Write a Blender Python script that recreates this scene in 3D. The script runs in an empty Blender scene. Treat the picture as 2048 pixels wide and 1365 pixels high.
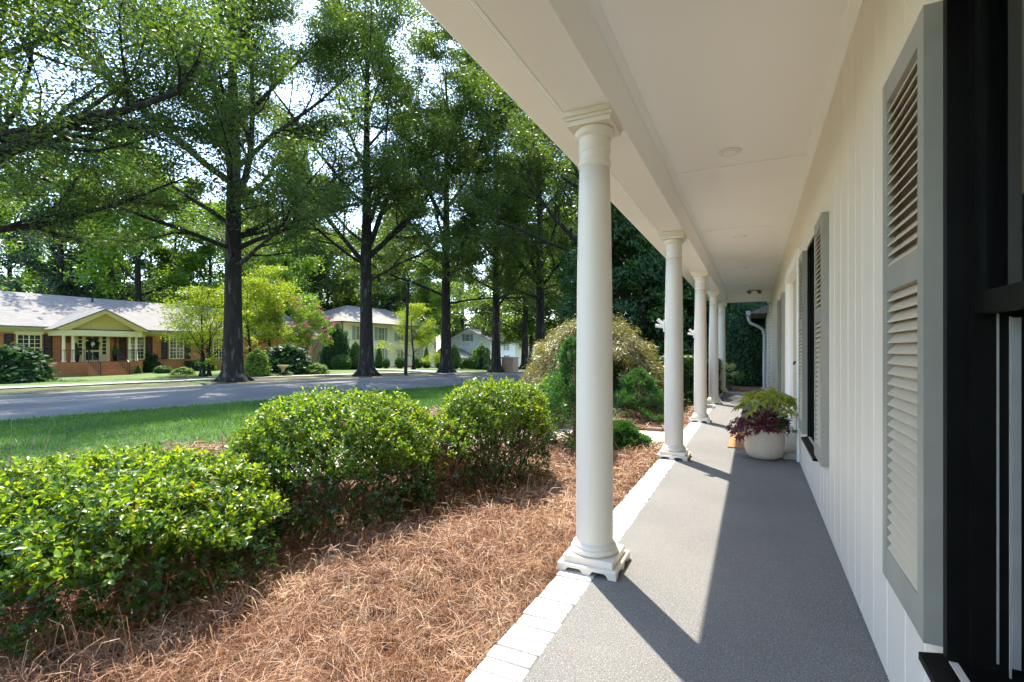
import bpy, math, random
import numpy as np

# ------------------------------------------------------------------ camera, sky, sun, exposure
scene = bpy.context.scene
COL = scene.collection
TH = math.radians(26.03)                 # camera turned this far from the porch axis (+Y) towards the street (-X)
CT, ST = math.cos(TH), math.sin(TH)
EYE, FPX = 1.172, 989.0                  # eye height over the porch floor; focal length in photo pixels

cam_d = bpy.data.cameras.new("camera"); cam = bpy.data.objects.new("camera", cam_d); COL.objects.link(cam)
cam.location = (0, 0, EYE); cam.rotation_euler = (math.pi / 2, 0, TH)
cam_d.sensor_width = 36; cam_d.lens = 36 * FPX / 2048; cam_d.shift_y = 17.5 / 2048
cam_d.clip_start = 0.05; cam_d.clip_end = 3000
scene.camera = cam

SUN_EL, SUN_AZ = math.radians(58.5), math.radians(40.5)    # azimuth measured from +Y towards -X
world = bpy.data.worlds.new("World"); scene.world = world; world.use_nodes = True
wn, wl = world.node_tree.nodes, world.node_tree.links
sky = wn.new("ShaderNodeTexSky"); sky.sky_type = 'NISHITA'; sky.sun_disc = False
sky.sun_elevation = SUN_EL; sky.sun_rotation = -SUN_AZ
sky.air_density = 1.0; sky.dust_density = 0.7; sky.ozone_density = 1.0
bgn = wn["Background"]; wl.new(sky.outputs[0], bgn.inputs[0]); bgn.inputs[1].default_value = 0.15

sun_d = bpy.data.lights.new("sun", 'SUN'); sun = bpy.data.objects.new("sun", sun_d); COL.objects.link(sun)
sun_d.energy = 2.4; sun_d.angle = math.radians(0.53); sun_d.color = (1.0, 0.92, 0.79)
SUNV = (-math.sin(SUN_AZ) * math.cos(SUN_EL), math.cos(SUN_AZ) * math.cos(SUN_EL), math.sin(SUN_EL))
from mathutils import Vector, Matrix
sun.rotation_euler = Vector(SUNV).to_track_quat('Z', 'Y').to_euler()
sun.location = (-10, 10, 30)

scene.view_settings.view_transform = 'Standard'; scene.view_settings.look = 'None'
scene.view_settings.exposure = 2.3; scene.view_settings.gamma = 1.0
scene.render.engine = 'CYCLES'
cy = scene.cycles
cy.max_bounces = 9; cy.diffuse_bounces = 7; cy.glossy_bounces = 3; cy.transmission_bounces = 5; cy.transparent_max_bounces = 8
cy.sample_clamp_indirect = 6.0; cy.caustics_reflective = False; cy.caustics_refractive = False
cy.use_denoising = True
cy.use_adaptive_sampling = True; cy.adaptive_threshold = 0.02

random.seed(4); RNG = np.random.RandomState(11)

def at(px, py, d):
    """photo pixel + depth along the view axis -> world point"""
    u, v = (px - 1024) / FPX, (700 - py) / FPX
    return Vector((d * (-ST + u * CT), d * (CT + u * ST), EYE + d * v))

# ------------------------------------------------------------------ materials
MATS = {}
def new_mat(name):
    m = bpy.data.materials.new(name); m.use_nodes = True
    MATS[name] = m
    return m, m.node_tree.nodes, m.node_tree.links, m.node_tree.nodes["Principled BSDF"]

def ramp(nodes, stops):
    r = nodes.new("ShaderNodeValToRGB")
    el = r.color_ramp.elements
    while len(el) < len(stops): el.new(0.5)
    for e, (p, c) in zip(el, stops):
        e.position = p; e.color = (*c, 1)
    return r

def noise(nodes, links, scale, detail=4, vec=None, rough=0.6):
    n = nodes.new("ShaderNodeTexNoise"); n.inputs["Scale"].default_value = scale
    n.inputs["Detail"].default_value = detail; n.inputs["Roughness"].default_value = rough
    if vec is not None: links.new(vec, n.inputs["Vector"])
    return n

def coords(nodes, links, scale=None, kind="Object"):
    tc = nodes.new("ShaderNodeTexCoord")
    if scale is None: return tc.outputs[kind]
    mp = nodes.new("ShaderNodeMapping"); mp.inputs["Scale"].default_value = scale
    links.new(tc.outputs[kind], mp.inputs["Vector"])
    return mp.outputs[0]

def pmat(name, c1, c2=None, scale=4, rough=0.6, bump=0.0, bscale=60, stretch=None, spec=0.4, metal=0.0, speck=None):
    m, n, l, b = new_mat(name)
    c2 = c2 or tuple(x * 0.85 for x in c1)
    v = coords(n, l, stretch)
    t = noise(n, l, scale, 6, v)
    r = ramp(n, [(0.3, c1), (0.7, c2)]); l.new(t.outputs[0], r.inputs[0])
    col = r.outputs[0]
    if speck:
        sc, cs, lo, hi = speck
        for c, p0, p1, s in ((cs[0], lo, lo - .06, sc), (cs[1], hi, hi + .06, sc * 1.17)):
            t2 = noise(n, l, s, 2, v, 0.5)
            mr = n.new("ShaderNodeMapRange"); mr.inputs[1].default_value = p0; mr.inputs[2].default_value = p1
            l.new(t2.outputs[0], mr.inputs[0])
            mx = n.new("ShaderNodeMix"); mx.data_type = 'RGBA'
            l.new(mr.outputs[0], mx.inputs[0]); l.new(col, mx.inputs[6]); mx.inputs[7].default_value = (*c, 1)
            col = mx.outputs[2]
    l.new(col, b.inputs["Base Color"])
    b.inputs["Roughness"].default_value = rough; b.inputs["Metallic"].default_value = metal
    b.inputs["Specular IOR Level"].default_value = spec
    if bump:
        t3 = noise(n, l, bscale, 5, v)
        bp = n.new("ShaderNodeBump"); bp.inputs["Strength"].default_value = bump; bp.inputs["Distance"].default_value = 0.01
        l.new(t3.outputs[0], bp.inputs["Height"]); l.new(bp.outputs[0], b.inputs["Normal"])
    return m

def leafmat(name, cols, trans=0.45, tmul=(1.35, 1.45, 0.55), rough=0.38, spec=0.35, gain=1.45, patch=None):
    """cols: colours a single leaf may have (picked per leaf); light passes through with a yellower tint"""
    m, n, l, b = new_mat(name)
    g = n.new("ShaderNodeNewGeometry")
    k = len(cols)
    r = ramp(n, [((i + 0.5) / k, tuple(min(.9, x * gain) for x in c)) for i, c in enumerate(cols)])
    l.new(g.outputs["Random Per Island"], r.inputs[0])
    rc = r.outputs[0]
    if patch:                       # broad tone patches; on straw, painted shade of the hollows plus weathering
        t = noise(n, l, patch[0], 4, coords(n, l)); pr = ramp(n, [(0.38, patch[1]), (0.62, patch[2])]); l.new(t.outputs[0], pr.inputs[0])
        mp = n.new("ShaderNodeMix"); mp.data_type = 'RGBA'; mp.blend_type = 'MULTIPLY'; mp.inputs[0].default_value = 1
        l.new(rc, mp.inputs[6]); l.new(pr.outputs[0], mp.inputs[7]); rc = mp.outputs[2]
    l.new(rc, b.inputs["Base Color"])
    b.inputs["Roughness"].default_value = rough; b.inputs["Specular IOR Level"].default_value = spec
    tr = n.new("ShaderNodeBsdfTranslucent")
    mu = n.new("ShaderNodeMix"); mu.data_type = 'RGBA'; mu.blend_type = 'MULTIPLY'; mu.inputs[0].default_value = 1
    l.new(rc, mu.inputs[6]); mu.inputs[7].default_value = (*tmul, 1)
    l.new(mu.outputs[2], tr.inputs[0])
    mx = n.new("ShaderNodeMixShader"); mx.inputs[0].default_value = trans
    l.new(b.outputs[0], mx.inputs[1]); l.new(tr.outputs[0], mx.inputs[2])
    l.new(mx.outputs[0], n["Material Output"].inputs[0])
    return m

def brickmat(name, cols, mortar, bw, bh, axes="yz", msize=0.012, bump=0.4, offset=0.5):
    m, n, l, b = new_mat(name)
    tc = n.new("ShaderNodeTexCoord"); sp = n.new("ShaderNodeSeparateXYZ"); cb = n.new("ShaderNodeCombineXYZ")
    l.new(tc.outputs["Object"], sp.inputs[0])
    if axes == "yz":        # works on both x- and y-facing walls
        ad = n.new("ShaderNodeMath"); ad.operation = 'ADD'
        l.new(sp.outputs[0], ad.inputs[0]); l.new(sp.outputs[1], ad.inputs[1]); l.new(ad.outputs[0], cb.inputs[0]); l.new(sp.outputs[2], cb.inputs[1])
    else:
        l.new(sp.outputs[1], cb.inputs[0]); l.new(sp.outputs[0], cb.inputs[1])
    br = n.new("ShaderNodeTexBrick"); br.inputs["Scale"].default_value = 1.0
    br.inputs["Brick Width"].default_value = bw; br.inputs["Row Height"].default_value = bh
    br.inputs["Mortar Size"].default_value = msize; br.offset = offset
    br.inputs["Color1"].default_value = (*cols[0], 1); br.inputs["Color2"].default_value = (*cols[1], 1)
    br.inputs["Mortar"].default_value = (*mortar, 1)
    l.new(cb.outputs[0], br.inputs["Vector"])
    t = noise(n, l, 1.2, 5, tc.outputs["Object"])
    mx = n.new("ShaderNodeMix"); mx.data_type = 'RGBA'; mx.blend_type = 'MULTIPLY'; mx.inputs[0].default_value = 0.5
    rr = ramp(n, [(0.3, (0.75, 0.75, 0.75)), (0.7, (1.15, 1.15, 1.15))]); l.new(t.outputs[0], rr.inputs[0])
    l.new(br.outputs[0], mx.inputs[6]); l.new(rr.outputs[0], mx.inputs[7]); l.new(mx.outputs[2], b.inputs["Base Color"])
    b.inputs["Roughness"].default_value = 0.8
    bp = n.new("ShaderNodeBump"); bp.inputs["Strength"].default_value = bump; bp.inputs["Distance"].default_value = 0.01; bp.invert = True
    l.new(br.outputs["Fac"], bp.inputs["Height"]); l.new(bp.outputs[0], b.inputs["Normal"])
    return m

def glassmat(name, tint, refl=0.25):
    m, n, l, b = new_mat(name)
    tr = n.new("ShaderNodeBsdfTransparent"); tr.inputs[0].default_value = (*tint, 1)
    gl = n.new("ShaderNodeBsdfGlossy"); gl.inputs["Roughness"].default_value = 0.03
    lw = n.new("ShaderNodeFresnel"); lw.inputs[0].default_value = 1.5
    ad = n.new("ShaderNodeMath"); ad.operation = 'ADD'; ad.inputs[1].default_value = refl * 0.1; ad.use_clamp = True
    l.new(lw.outputs[0], ad.inputs[0])
    mx = n.new("ShaderNodeMixShader"); l.new(ad.outputs[0], mx.inputs[0])
    l.new(tr.outputs[0], mx.inputs[1]); l.new(gl.outputs[0], mx.inputs[2]); l.new(mx.outputs[0], n["Material Output"].inputs[0])
    return m

pmat("white_paint", (0.91, 0.90, 0.88), (0.89, 0.88, 0.86), 1.7, 0.42, 0.05, 25, None, 0.4)
pmat("ceiling_paint", (0.93, 0.92, 0.90), (0.915, 0.905, 0.885), 0.9, 0.55, 0.03, 12)
pmat("column_paint", (0.76, 0.70, 0.60), (0.715, 0.655, 0.56), 3.0, 0.40, 0.05, 30, (1, 1, .25))
pmat("wall_paint", (0.82, 0.735, 0.63), (0.78, 0.695, 0.595), 2.2, 0.45, 0.06, 30, (1, 1, .2))
pmat("shutter_frame", (0.33, 0.32, 0.275), (0.285, 0.275, 0.24), 6, 0.42, 0.06, 40)
pmat("shutter_slat", (0.62, 0.53, 0.41), (0.56, 0.475, 0.365), 6, 0.45, 0.04, 40)
pmat("black_frame", (0.004, 0.004, 0.004), (0.007, 0.007, 0.006), 8, 0.4, 0.05, 80, None, 0.12)
pmat("silver_track", (0.45, 0.45, 0.44), (0.36, 0.36, 0.35), 8, 0.4, 0.0, metal=0.3)
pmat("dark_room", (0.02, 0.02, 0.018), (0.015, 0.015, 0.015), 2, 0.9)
pmat("curtain_cloth", (0.34, 0.62, 0.36), (0.27, 0.50, 0.29), 3, 0.9, stretch=(1, 1, .2))
glassmat("green_glass", (0.72, 0.92, 0.78)); glassmat("clear_glass", (0.7, 0.75, 0.73))
pmat("porch_aggregate", (0.205, 0.200, 0.190), (0.155, 0.152, 0.147), 1.1, 0.85, 0.5, 260, None, 0.3,
     speck=(165, ((0.075, 0.075, 0.075), (0.44, 0.44, 0.43)), 0.41, 0.60))
pmat("painted_brick", (0.64, 0.63, 0.58), (0.54, 0.53, 0.48), 14, 0.75, 0.35, 70,
     speck=(60, ((0.32, 0.30, 0.25), (0.82, 0.81, 0.77)), 0.27, 0.64))
pmat("mortar", (0.17, 0.16, 0.14), (0.11, 0.105, 0.09), 30, 0.9, 0.4, 90)
pmat("straw_soil", (0.16, 0.085, 0.05), (0.09, 0.05, 0.03), 9, 0.95, 0.6, 60)
pmat("path_concrete", (0.52, 0.44, 0.33), (0.44, 0.37, 0.28), 3, 0.9, 0.3, 120, speck=(90, ((0.25, 0.2, 0.15), (0.62, 0.55, 0.45)), 0.33, 0.66))
pmat("edging_stone", (0.30, 0.20, 0.165), (0.20, 0.135, 0.115), 8, 0.85, 0.4, 60)
pmat("asphalt", (0.185, 0.18, 0.178), (0.105, 0.104, 0.108), 0.5, 0.85, 0.3, 60, speck=(45, ((0.10, 0.10, 0.11), (0.26, 0.26, 0.27)), 0.36, 0.62))
pmat("kerb_concrete", (0.34, 0.32, 0.29), (0.24, 0.23, 0.21), 1.5, 0.9, 0.3, 40)
pmat("pavement_concrete", (0.42, 0.40, 0.36), (0.33, 0.32, 0.29), 1.2, 0.9, 0.2, 40)
pmat("lawn_soil", (0.055, 0.105, 0.025), (0.035, 0.07, 0.018), 1.4, 0.9, 0.5, 40)
pmat("far_grass", (0.095, 0.16, 0.03), (0.06, 0.11, 0.022), 0.7, 0.9, 0.8, 14, speck=(7, ((0.05, 0.085, 0.02), (0.16, 0.22, 0.05)), 0.42, 0.58))
pmat("strip_earth", (0.07, 0.08, 0.028), (0.085, 0.06, 0.035), 0.8, 0.95, 0.8, 20, speck=(5, ((0.035, 0.045, 0.015), (0.17, 0.10, 0.055)), 0.44, 0.62))
pmat("oak_bark", (0.042, 0.035, 0.029), (0.018, 0.016, 0.014), 5, 0.95, 1.0, 9, (1, 1, 0.22), 0.2, speck=(4, ((0.02, 0.018, 0.016), (0.085, 0.082, 0.075)), 0.40, 0.59))
pmat("grey_bark", (0.16, 0.13, 0.105), (0.09, 0.072, 0.06), 6, 0.9, 0.6, 20, (1, 1, 0.3))
pmat("stem_bark", (0.23, 0.15, 0.10), (0.13, 0.085, 0.055), 20, 0.9, 0.3, 60)
pmat("coir", (0.42, 0.24, 0.11), (0.34, 0.18, 0.08), 30, 0.95, 0.8, 160)
pmat("coir_print", (0.22, 0.12, 0.055), (0.18, 0.10, 0.045), 30, 0.95, 0.8, 160)
pmat("pot_glaze", (0.60, 0.53, 0.42), (0.56, 0.49, 0.385), 3, 0.38, 0.03, 30)
pmat("terracotta", (0.34, 0.13, 0.07), (0.26, 0.10, 0.05), 6, 0.8)
pmat("potting_soil", (0.03, 0.022, 0.016), (0.02, 0.015, 0.012), 20, 0.95, 0.8, 50)
pmat("lamp_white", (0.82, 0.80, 0.75), (0.80, 0.78, 0.73), 2, 0.4)
pmat("iron_black", (0.012, 0.012, 0.013), (0.02, 0.02, 0.02), 5, 0.45)
pmat("pole_wood", (0.035, 0.03, 0.026), (0.02, 0.018, 0.016), 4, 0.9)
pmat("gutter_grey", (0.42, 0.44, 0.46), (0.37, 0.39, 0.41), 3, 0.4)
pmat("cream_trim", (0.80, 0.69, 0.42), (0.76, 0.65, 0.39), 1.5, 0.5)
pmat("yellow_gable", (0.62, 0.48, 0.16), (0.58, 0.44, 0.145), 1.5, 0.6)
pmat("navy_shutter", (0.012, 0.015, 0.022), (0.018, 0.02, 0.03), 3, 0.5)
pmat("sage_shutter", (0.28, 0.34, 0.30), (0.24, 0.30, 0.26), 3, 0.55)
pmat("grey_shutter", (0.22, 0.24, 0.26), (0.19, 0.21, 0.23), 3, 0.55)
pmat("far_glass", (0.02, 0.025, 0.025), (0.05, 0.06, 0.05), 1.2, 0.08, spec=0.6)
pmat("bronze_gutter", (0.05, 0.035, 0.028), (0.04, 0.03, 0.024), 3, 0.5)
pmat("cream_wall", (0.66, 0.58, 0.42), (0.61, 0.53, 0.38), 0.8, 0.75, 0.1, 6)
pmat("sandstone", (0.50, 0.40, 0.20), (0.42, 0.33, 0.16), 5, 0.9, 0.3, 30)
brickmat("red_brick", ((0.56, 0.175, 0.05), (0.43, 0.12, 0.035)), (0.42, 0.25, 0.13), 0.30, 0.10, bump=0.3)
brickmat("pier_brick", ((0.42, 0.22, 0.14), (0.34, 0.16, 0.10)), (0.42, 0.34, 0.27), 0.21, 0.075)
brickmat("white_brick", ((0.74, 0.72, 0.66), (0.68, 0.66, 0.60)), (0.55, 0.53, 0.48), 0.21, 0.075, bump=0.8)
brickmat("grey_shingle", ((0.215, 0.20, 0.182), (0.16, 0.15, 0.138)), (0.10, 0.095, 0.088), 0.42, 0.17, "yx", 0.012)
brickmat("tan_shingle", ((0.27, 0.245, 0.21), (0.22, 0.20, 0.175)), (0.15, 0.14, 0.12), 0.42, 0.17, "yx", 0.012)
brickmat("dark_shingle", ((0.07, 0.07, 0.075), (0.05, 0.05, 0.055)), (0.035, 0.035, 0.035), 0.42, 0.17, "yx", 0.012)
brickmat("white_siding", ((0.86, 0.85, 0.85), (0.83, 0.82, 0.82)), (0.55, 0.55, 0.56), 60, 0.20, msize=0.02, bump=0.8, offset=0)
brickmat("cream_siding", ((0.80, 0.68, 0.46), (0.77, 0.65, 0.435)), (0.56, 0.47, 0.31), 3.2, 0.42, msize=0.012, bump=0.5)

leafmat("oak_leaf", [(0.036, 0.060, 0.024), (0.050, 0.078, 0.022), (0.070, 0.100, 0.026), (0.040, 0.072, 0.032)], 0.50, (2.5, 2.6, 0.42), 0.40, 0.45, gain=1.1)
leafmat("bright_leaf", [(0.060, 0.115, 0.022), (0.085, 0.145, 0.026), (0.075, 0.14, 0.03), (0.11, 0.165, 0.03)], 0.50, (2.0, 2.0, 0.35), 0.4, 0.4, gain=1.35)
leafmat("yellow_leaf", [(0.11, 0.165, 0.018), (0.16, 0.20, 0.020), (0.20, 0.21, 0.022), (0.13, 0.19, 0.025)], 0.50, (1.7, 1.7, 0.35), 0.45, 0.35)
leafmat("dark_leaf", [(0.016, 0.040, 0.018), (0.024, 0.055, 0.022), (0.034, 0.072, 0.024), (0.02, 0.05, 0.026)], 0.30, (1.4, 1.7, 0.5), 0.55, 0.22)
leafmat("pine_leaf", [(0.020, 0.040, 0.022), (0.030, 0.055, 0.028), (0.026, 0.050, 0.030)], 0.25, (1.3, 1.5, 0.6), 0.5, 0.3)
leafmat("pink_bloom", [(0.55, 0.20, 0.23), (0.62, 0.32, 0.31), (0.50, 0.15, 0.19)], 0.35, (1.1, 0.8, 0.8), 0.6, 0.2, gain=1.0)
leafmat("holly_leaf", [(0.028, 0.072, 0.014), (0.040, 0.095, 0.016), (0.055, 0.120, 0.018), (0.085, 0.165, 0.020), (0.14, 0.215, 0.022)], 0.44, (2.0, 1.95, 0.40), 0.36, 0.4)
leafmat("backlit_tip_leaf", [(0.085, 0.15, 0.018), (0.13, 0.19, 0.020), (0.18, 0.22, 0.024)], 0.50, (2.0, 1.8, 0.35), 0.38, 0.4)  # brighter and yellower: backlit glow put into the colour, with new growth
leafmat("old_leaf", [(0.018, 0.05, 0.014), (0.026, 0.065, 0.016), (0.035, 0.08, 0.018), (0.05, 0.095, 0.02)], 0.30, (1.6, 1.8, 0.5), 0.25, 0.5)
leafmat("amber_leaf", [(0.40, 0.16, 0.02), (0.34, 0.10, 0.02), (0.24, 0.10, 0.035)], 0.3, (1.1, 1, 0.6), 0.5, 0.3, gain=1.0)
leafmat("dead_leaf", [(0.20, 0.085, 0.04), (0.13, 0.055, 0.03), (0.28, 0.14, 0.07)], 0.2, (1, 0.9, 0.7), 0.6, 0.3, gain=1.0)
leafmat("box_leaf", [(0.030, 0.070, 0.018), (0.045, 0.10, 0.022), (0.06, 0.125, 0.026)], 0.30, (1.5, 1.6, 0.5), 0.4, 0.4)
leafmat("lime_shrub_leaf", [(0.09, 0.15, 0.022), (0.12, 0.19, 0.026), (0.07, 0.125, 0.02)], 0.40, (1.5, 1.6, 0.4), 0.45, 0.35)
leafmat("cypress_leaf", [(0.030, 0.085, 0.026), (0.045, 0.115, 0.032), (0.065, 0.15, 0.045), (0.025, 0.07, 0.03)], 0.30, (1.5, 1.6, 0.5), 0.5, 0.3)
leafmat("maple_leaf", [(0.085, 0.105, 0.025), (0.12, 0.13, 0.032), (0.19, 0.135, 0.065), (0.075, 0.10, 0.022), (0.23, 0.17, 0.10), (0.13, 0.14, 0.034)], 0.38, (1.5, 1.45, 0.5), 0.40, 0.5)
leafmat("fatsia_leaf", [(0.17, 0.25, 0.03), (0.22, 0.29, 0.035), (0.30, 0.34, 0.05), (0.11, 0.19, 0.03)], 0.35, (1.3, 1.4, 0.5), 0.35, 0.5, gain=1.0)
leafmat("purple_leaf", [(0.13, 0.012, 0.035), (0.20, 0.022, 0.055), (0.09, 0.012, 0.022), (0.27, 0.035, 0.085)], 0.35, (1.6, 0.9, 1.1), 0.4, 0.45, gain=1.0)
leafmat("white_bloom", [(0.60, 0.58, 0.50), (0.52, 0.52, 0.46)], 0.3, (1, 1, 0.9), 0.6, 0.2, gain=1.0)
leafmat("hydrangea_bloom", [(0.30, 0.38, 0.16), (0.38, 0.44, 0.22), (0.25, 0.33, 0.12)], 0.35, (1.1, 1.1, 0.7), 0.6, 0.2, gain=1.0)
leafmat("grass_blade", [(0.050, 0.105, 0.018), (0.065, 0.135, 0.022), (0.085, 0.165, 0.026), (0.045, 0.095, 0.024)], 0.40, (1.5, 1.7, 0.45), 0.45, 0.35, patch=(.8, (0.7, 0.75, 0.7), (1.25, 1.15, 1.0)))
leafmat("straw_needle", [(0.18, 0.085, 0.042), (0.34, 0.19, 0.105), (0.48, 0.33, 0.21), (0.27, 0.135, 0.065), (0.57, 0.44, 0.31), (0.40, 0.24, 0.145)], 0.12, (1, 0.9, 0.7), 0.5, 0.35, gain=1.0, patch=(1.9, (0.70, 0.55, 0.45), (1.15, 1.12, 1.06)))
leafmat("ivy_leaf", [(0.05, 0.10, 0.025), (0.075, 0.135, 0.03), (0.10, 0.16, 0.035)], 0.3, (1.4, 1.5, 0.5), 0.4, 0.4)

# ------------------------------------------------------------------ mesh helpers
class MB:
    def __init__(s): s.v, s.f = [], []
    def add(s, vs, fs):
        o = len(s.v); s.v += [tuple(p) for p in vs]; s.f += [tuple(i + o for i in f) for f in fs]; return s
    def box(s, x0, x1, y0, y1, z0, z1):
        return s.add([(x0, y0, z0), (x1, y0, z0), (x1, y1, z0), (x0, y1, z0), (x0, y0, z1), (x1, y0, z1), (x1, y1, z1), (x0, y1, z1)],
                     [(0, 3, 2, 1), (4, 5, 6, 7), (0, 1, 5, 4), (1, 2, 6, 5), (2, 3, 7, 6), (3, 0, 4, 7)])
    def bbox(s, x0, x1, y0, y1, z0, z1, b):
        """box with chamfered vertical and top edges"""
        xs = [(x0 + b, y0), (x1 - b, y0), (x1, y0 + b), (x1, y1 - b), (x1 - b, y1), (x0 + b, y1), (x0, y1 - b), (x0, y0 + b)]
        cx, cy_ = (x0 + x1) / 2, (y0 + y1) / 2
        ins = [(p[0] + (b if p[0] < cx else -b) * .8, p[1] + (b if p[1] < cy_ else -b) * .8) for p in xs]
        vs = [(x, y, z0) for x, y in xs] + [(x, y, z1 - b) for x, y in xs] + [(x, y, z1) for x, y in ins]
        fs = [tuple(reversed(range(8))), tuple(range(16, 24))]
        for k in (0, 8):
            fs += [(k + i, k + (i + 1) % 8, k + 8 + (i + 1) % 8, k + 8 + i) for i in range(8)]
        return s.add(vs, fs)
    def prism(s, poly, axis, a0, a1):
        """extrude a 2D polygon along axis: 'x' -> poly in (y,z), 'y' -> (x,z), 'z' -> (x,y)"""
        def mk(p, a): return {'x': (a, p[0], p[1]), 'y': (p[0], a, p[1]), 'z': (p[0], p[1], a)}[axis]
        n = len(poly)
        return s.add([mk(p, a0) for p in poly] + [mk(p, a1) for p in poly],
                     [tuple(range(n)), tuple(reversed(range(n, 2 * n)))] + [(i, i + n, (i + 1) % n + n, (i + 1) % n) for i in range(n)])
    def lathe(s, prof, n=24, c=(0, 0, 0), cap=True):
        vs, fs = [], []
        for r, z in prof:
            for i in range(n):
                a = 2 * math.pi * i / n; vs.append((c[0] + r * math.cos(a), c[1] + r * math.sin(a), c[2] + z))
        for k in range(len(prof) - 1):
            for i in range(n):
                j = (i + 1) % n; fs.append((k * n + i, k * n + j, (k + 1) * n + j, (k + 1) * n + i))
        if cap:
            fs.append(tuple(reversed(range(n)))); fs.append(tuple(range((len(prof) - 1) * n, len(prof) * n)))
        return s.add(vs, fs)
    def tube(s, pts, rad, n=6):
        v, f = tube_arrays(np.array(pts, float), np.array(rad, float), n)
        return s.add(v.tolist(), f)
    def mesh(s, name):
        me = bpy.data.meshes.new(name); me.from_pydata(s.v, [], s.f); me.update(); return me
    def build(s, name, mat, parent=None, smooth=False, **kw):
        return obj(name, s.mesh(name), mat, parent, smooth, **kw)

def tube_arrays(p, r, n):
    k = len(p)
    t = np.gradient(p, axis=0); t /= np.linalg.norm(t, axis=1)[:, None] + 1e-9
    ref = np.array([0.0, 0, 1]) if abs(t[0, 2]) < .9 else np.array([1.0, 0, 0])
    a = np.cross(t, ref); a /= np.linalg.norm(a, axis=1)[:, None] + 1e-9
    b = np.cross(t, a)
    an = np.arange(n) * 2 * np.pi / n
    v = p[:, None, :] + r[:, None, None] * (np.cos(an)[None, :, None] * a[:, None, :] + np.sin(an)[None, :, None] * b[:, None, :])
    f = [(q * n + i, q * n + (i + 1) % n, (q + 1) * n + (i + 1) % n, (q + 1) * n + i) for q in range(k - 1) for i in range(n)]
    return v.reshape(-1, 3), f

def obj(name, me, mat, parent=None, smooth=False, loc=None, kind=None, label=None):
    o = bpy.data.objects.new(name, me); COL.objects.link(o)
    if mat is not None and len(me.materials) == 0: me.materials.append(MATS[mat])
    if smooth: me.polygons.foreach_set("use_smooth", [True] * len(me.polygons))
    if parent is not None: o.parent = parent
    if loc is not None: o.location = loc
    if kind: o["kind"] = kind
    if label: o["label"] = label
    return o

def tag(o, label, cat, group=None):
    o["label"] = label; o["category"] = cat
    if group: o["group"] = group
    return o
def thing(name, label, cat, loc=(0, 0, 0), rz=0, group=None):
    o = bpy.data.objects.new(name, None); COL.objects.link(o); o.location = loc; o.rotation_euler = (0, 0, rz)
    o.empty_display_size = 0.2
    return tag(o, label, cat, group)
def copy_tree(o, parent=None):
    c = o.copy(); COL.objects.link(c); c.parent = parent
    for ch in list(o.children): copy_tree(ch, c)
    return c
def struct(o): o["kind"] = "structure"; return o

def big_mesh(name, V, F):
    """V (n,3) float, F (m,k) int: one mesh from arrays"""
    me = bpy.data.meshes.new(name)
    V = np.ascontiguousarray(V, np.float32); F = np.ascontiguousarray(F, np.int32); m, k = F.shape
    me.vertices.add(len(V)); me.vertices.foreach_set("co", V.ravel())
    me.loops.add(m * k); me.loops.foreach_set("vertex_index", F.ravel())
    me.polygons.add(m); me.polygons.foreach_set("loop_start", np.arange(0, m * k, k, dtype=np.int32))
    me.polygons.foreach_set("loop_total", np.full(m, k, np.int32))
    me.update(calc_edges=True); return me

def unit(a): return a / (np.linalg.norm(a, axis=-1, keepdims=True) + 1e-9)
def perp(d, nrm):
    b = unit(np.cross(nrm, d)); return b

def rhombs(P, D, N, L, W):
    """one four-cornered leaf per point: long axis D, facing N"""
    D = unit(D); B = perp(D, N)
    L = np.broadcast_to(L, len(P))[:, None]; W = np.broadcast_to(W, len(P))[:, None]
    V = np.stack([P - D * L * .5, P + B * W * .5 + D * L * .05, P + D * L * .5, P - B * W * .5 + D * L * .05], 1).reshape(-1, 3)
    return V, np.arange(len(P) * 4).reshape(-1, 4)

def curled(P, D, N, L, W):
    """leaf with a folded midrib and a drooping tip, four triangles"""
    D = unit(D); B = perp(D, N); N2 = np.cross(D, B)
    N2 = np.where((N2 * N).sum(1, keepdims=True) < 0, -N2, N2)
    L = np.broadcast_to(L, len(P))[:, None]; W = np.broadcast_to(W, len(P))[:, None]
    base = P; mid = P + D * L * .55 - N2 * L * .03; tip = P + D * L - N2 * L * .10
    l = P + D * L * .58 + B * W * .5 + N2 * W * .16; r = P + D * L * .58 - B * W * .5 + N2 * W * .16
    V = np.stack([base, mid, tip, l, r], 1).reshape(-1, 3)
    o = (np.arange(len(P)) * 5)[:, None]
    F = np.concatenate([o + np.array([[0, 1, 3]]), o + np.array([[1, 2, 3]]), o + np.array([[0, 4, 1]]), o + np.array([[1, 4, 2]])], 1).reshape(-1, 3)
    return V, F

def rnd_dirs(rng, n): return unit(rng.normal(size=(n, 3)))

def wavy(x, y, seed=0, oct=5, base=0.7):
    """smooth pseudo-random height field, roughly -1..1"""
    r = np.random.RandomState(seed); z = np.zeros_like(np.asarray(x, float)); amp, fr, tot = 1.0, base, 0
    for _ in range(oct):
        for _ in range(3):
            a = r.uniform(0, 2 * np.pi); ph = r.uniform(0, 6.28)
            z = z + amp * np.sin((x * np.cos(a) + y * np.sin(a)) * fr * 2 * np.pi + ph + 1.3 * np.sin((x * np.sin(a) - y * np.cos(a)) * fr * 3.1 + ph))
        tot += 3 * amp; amp *= .6; fr *= 1.9
    return z / tot * 1.6

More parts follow.
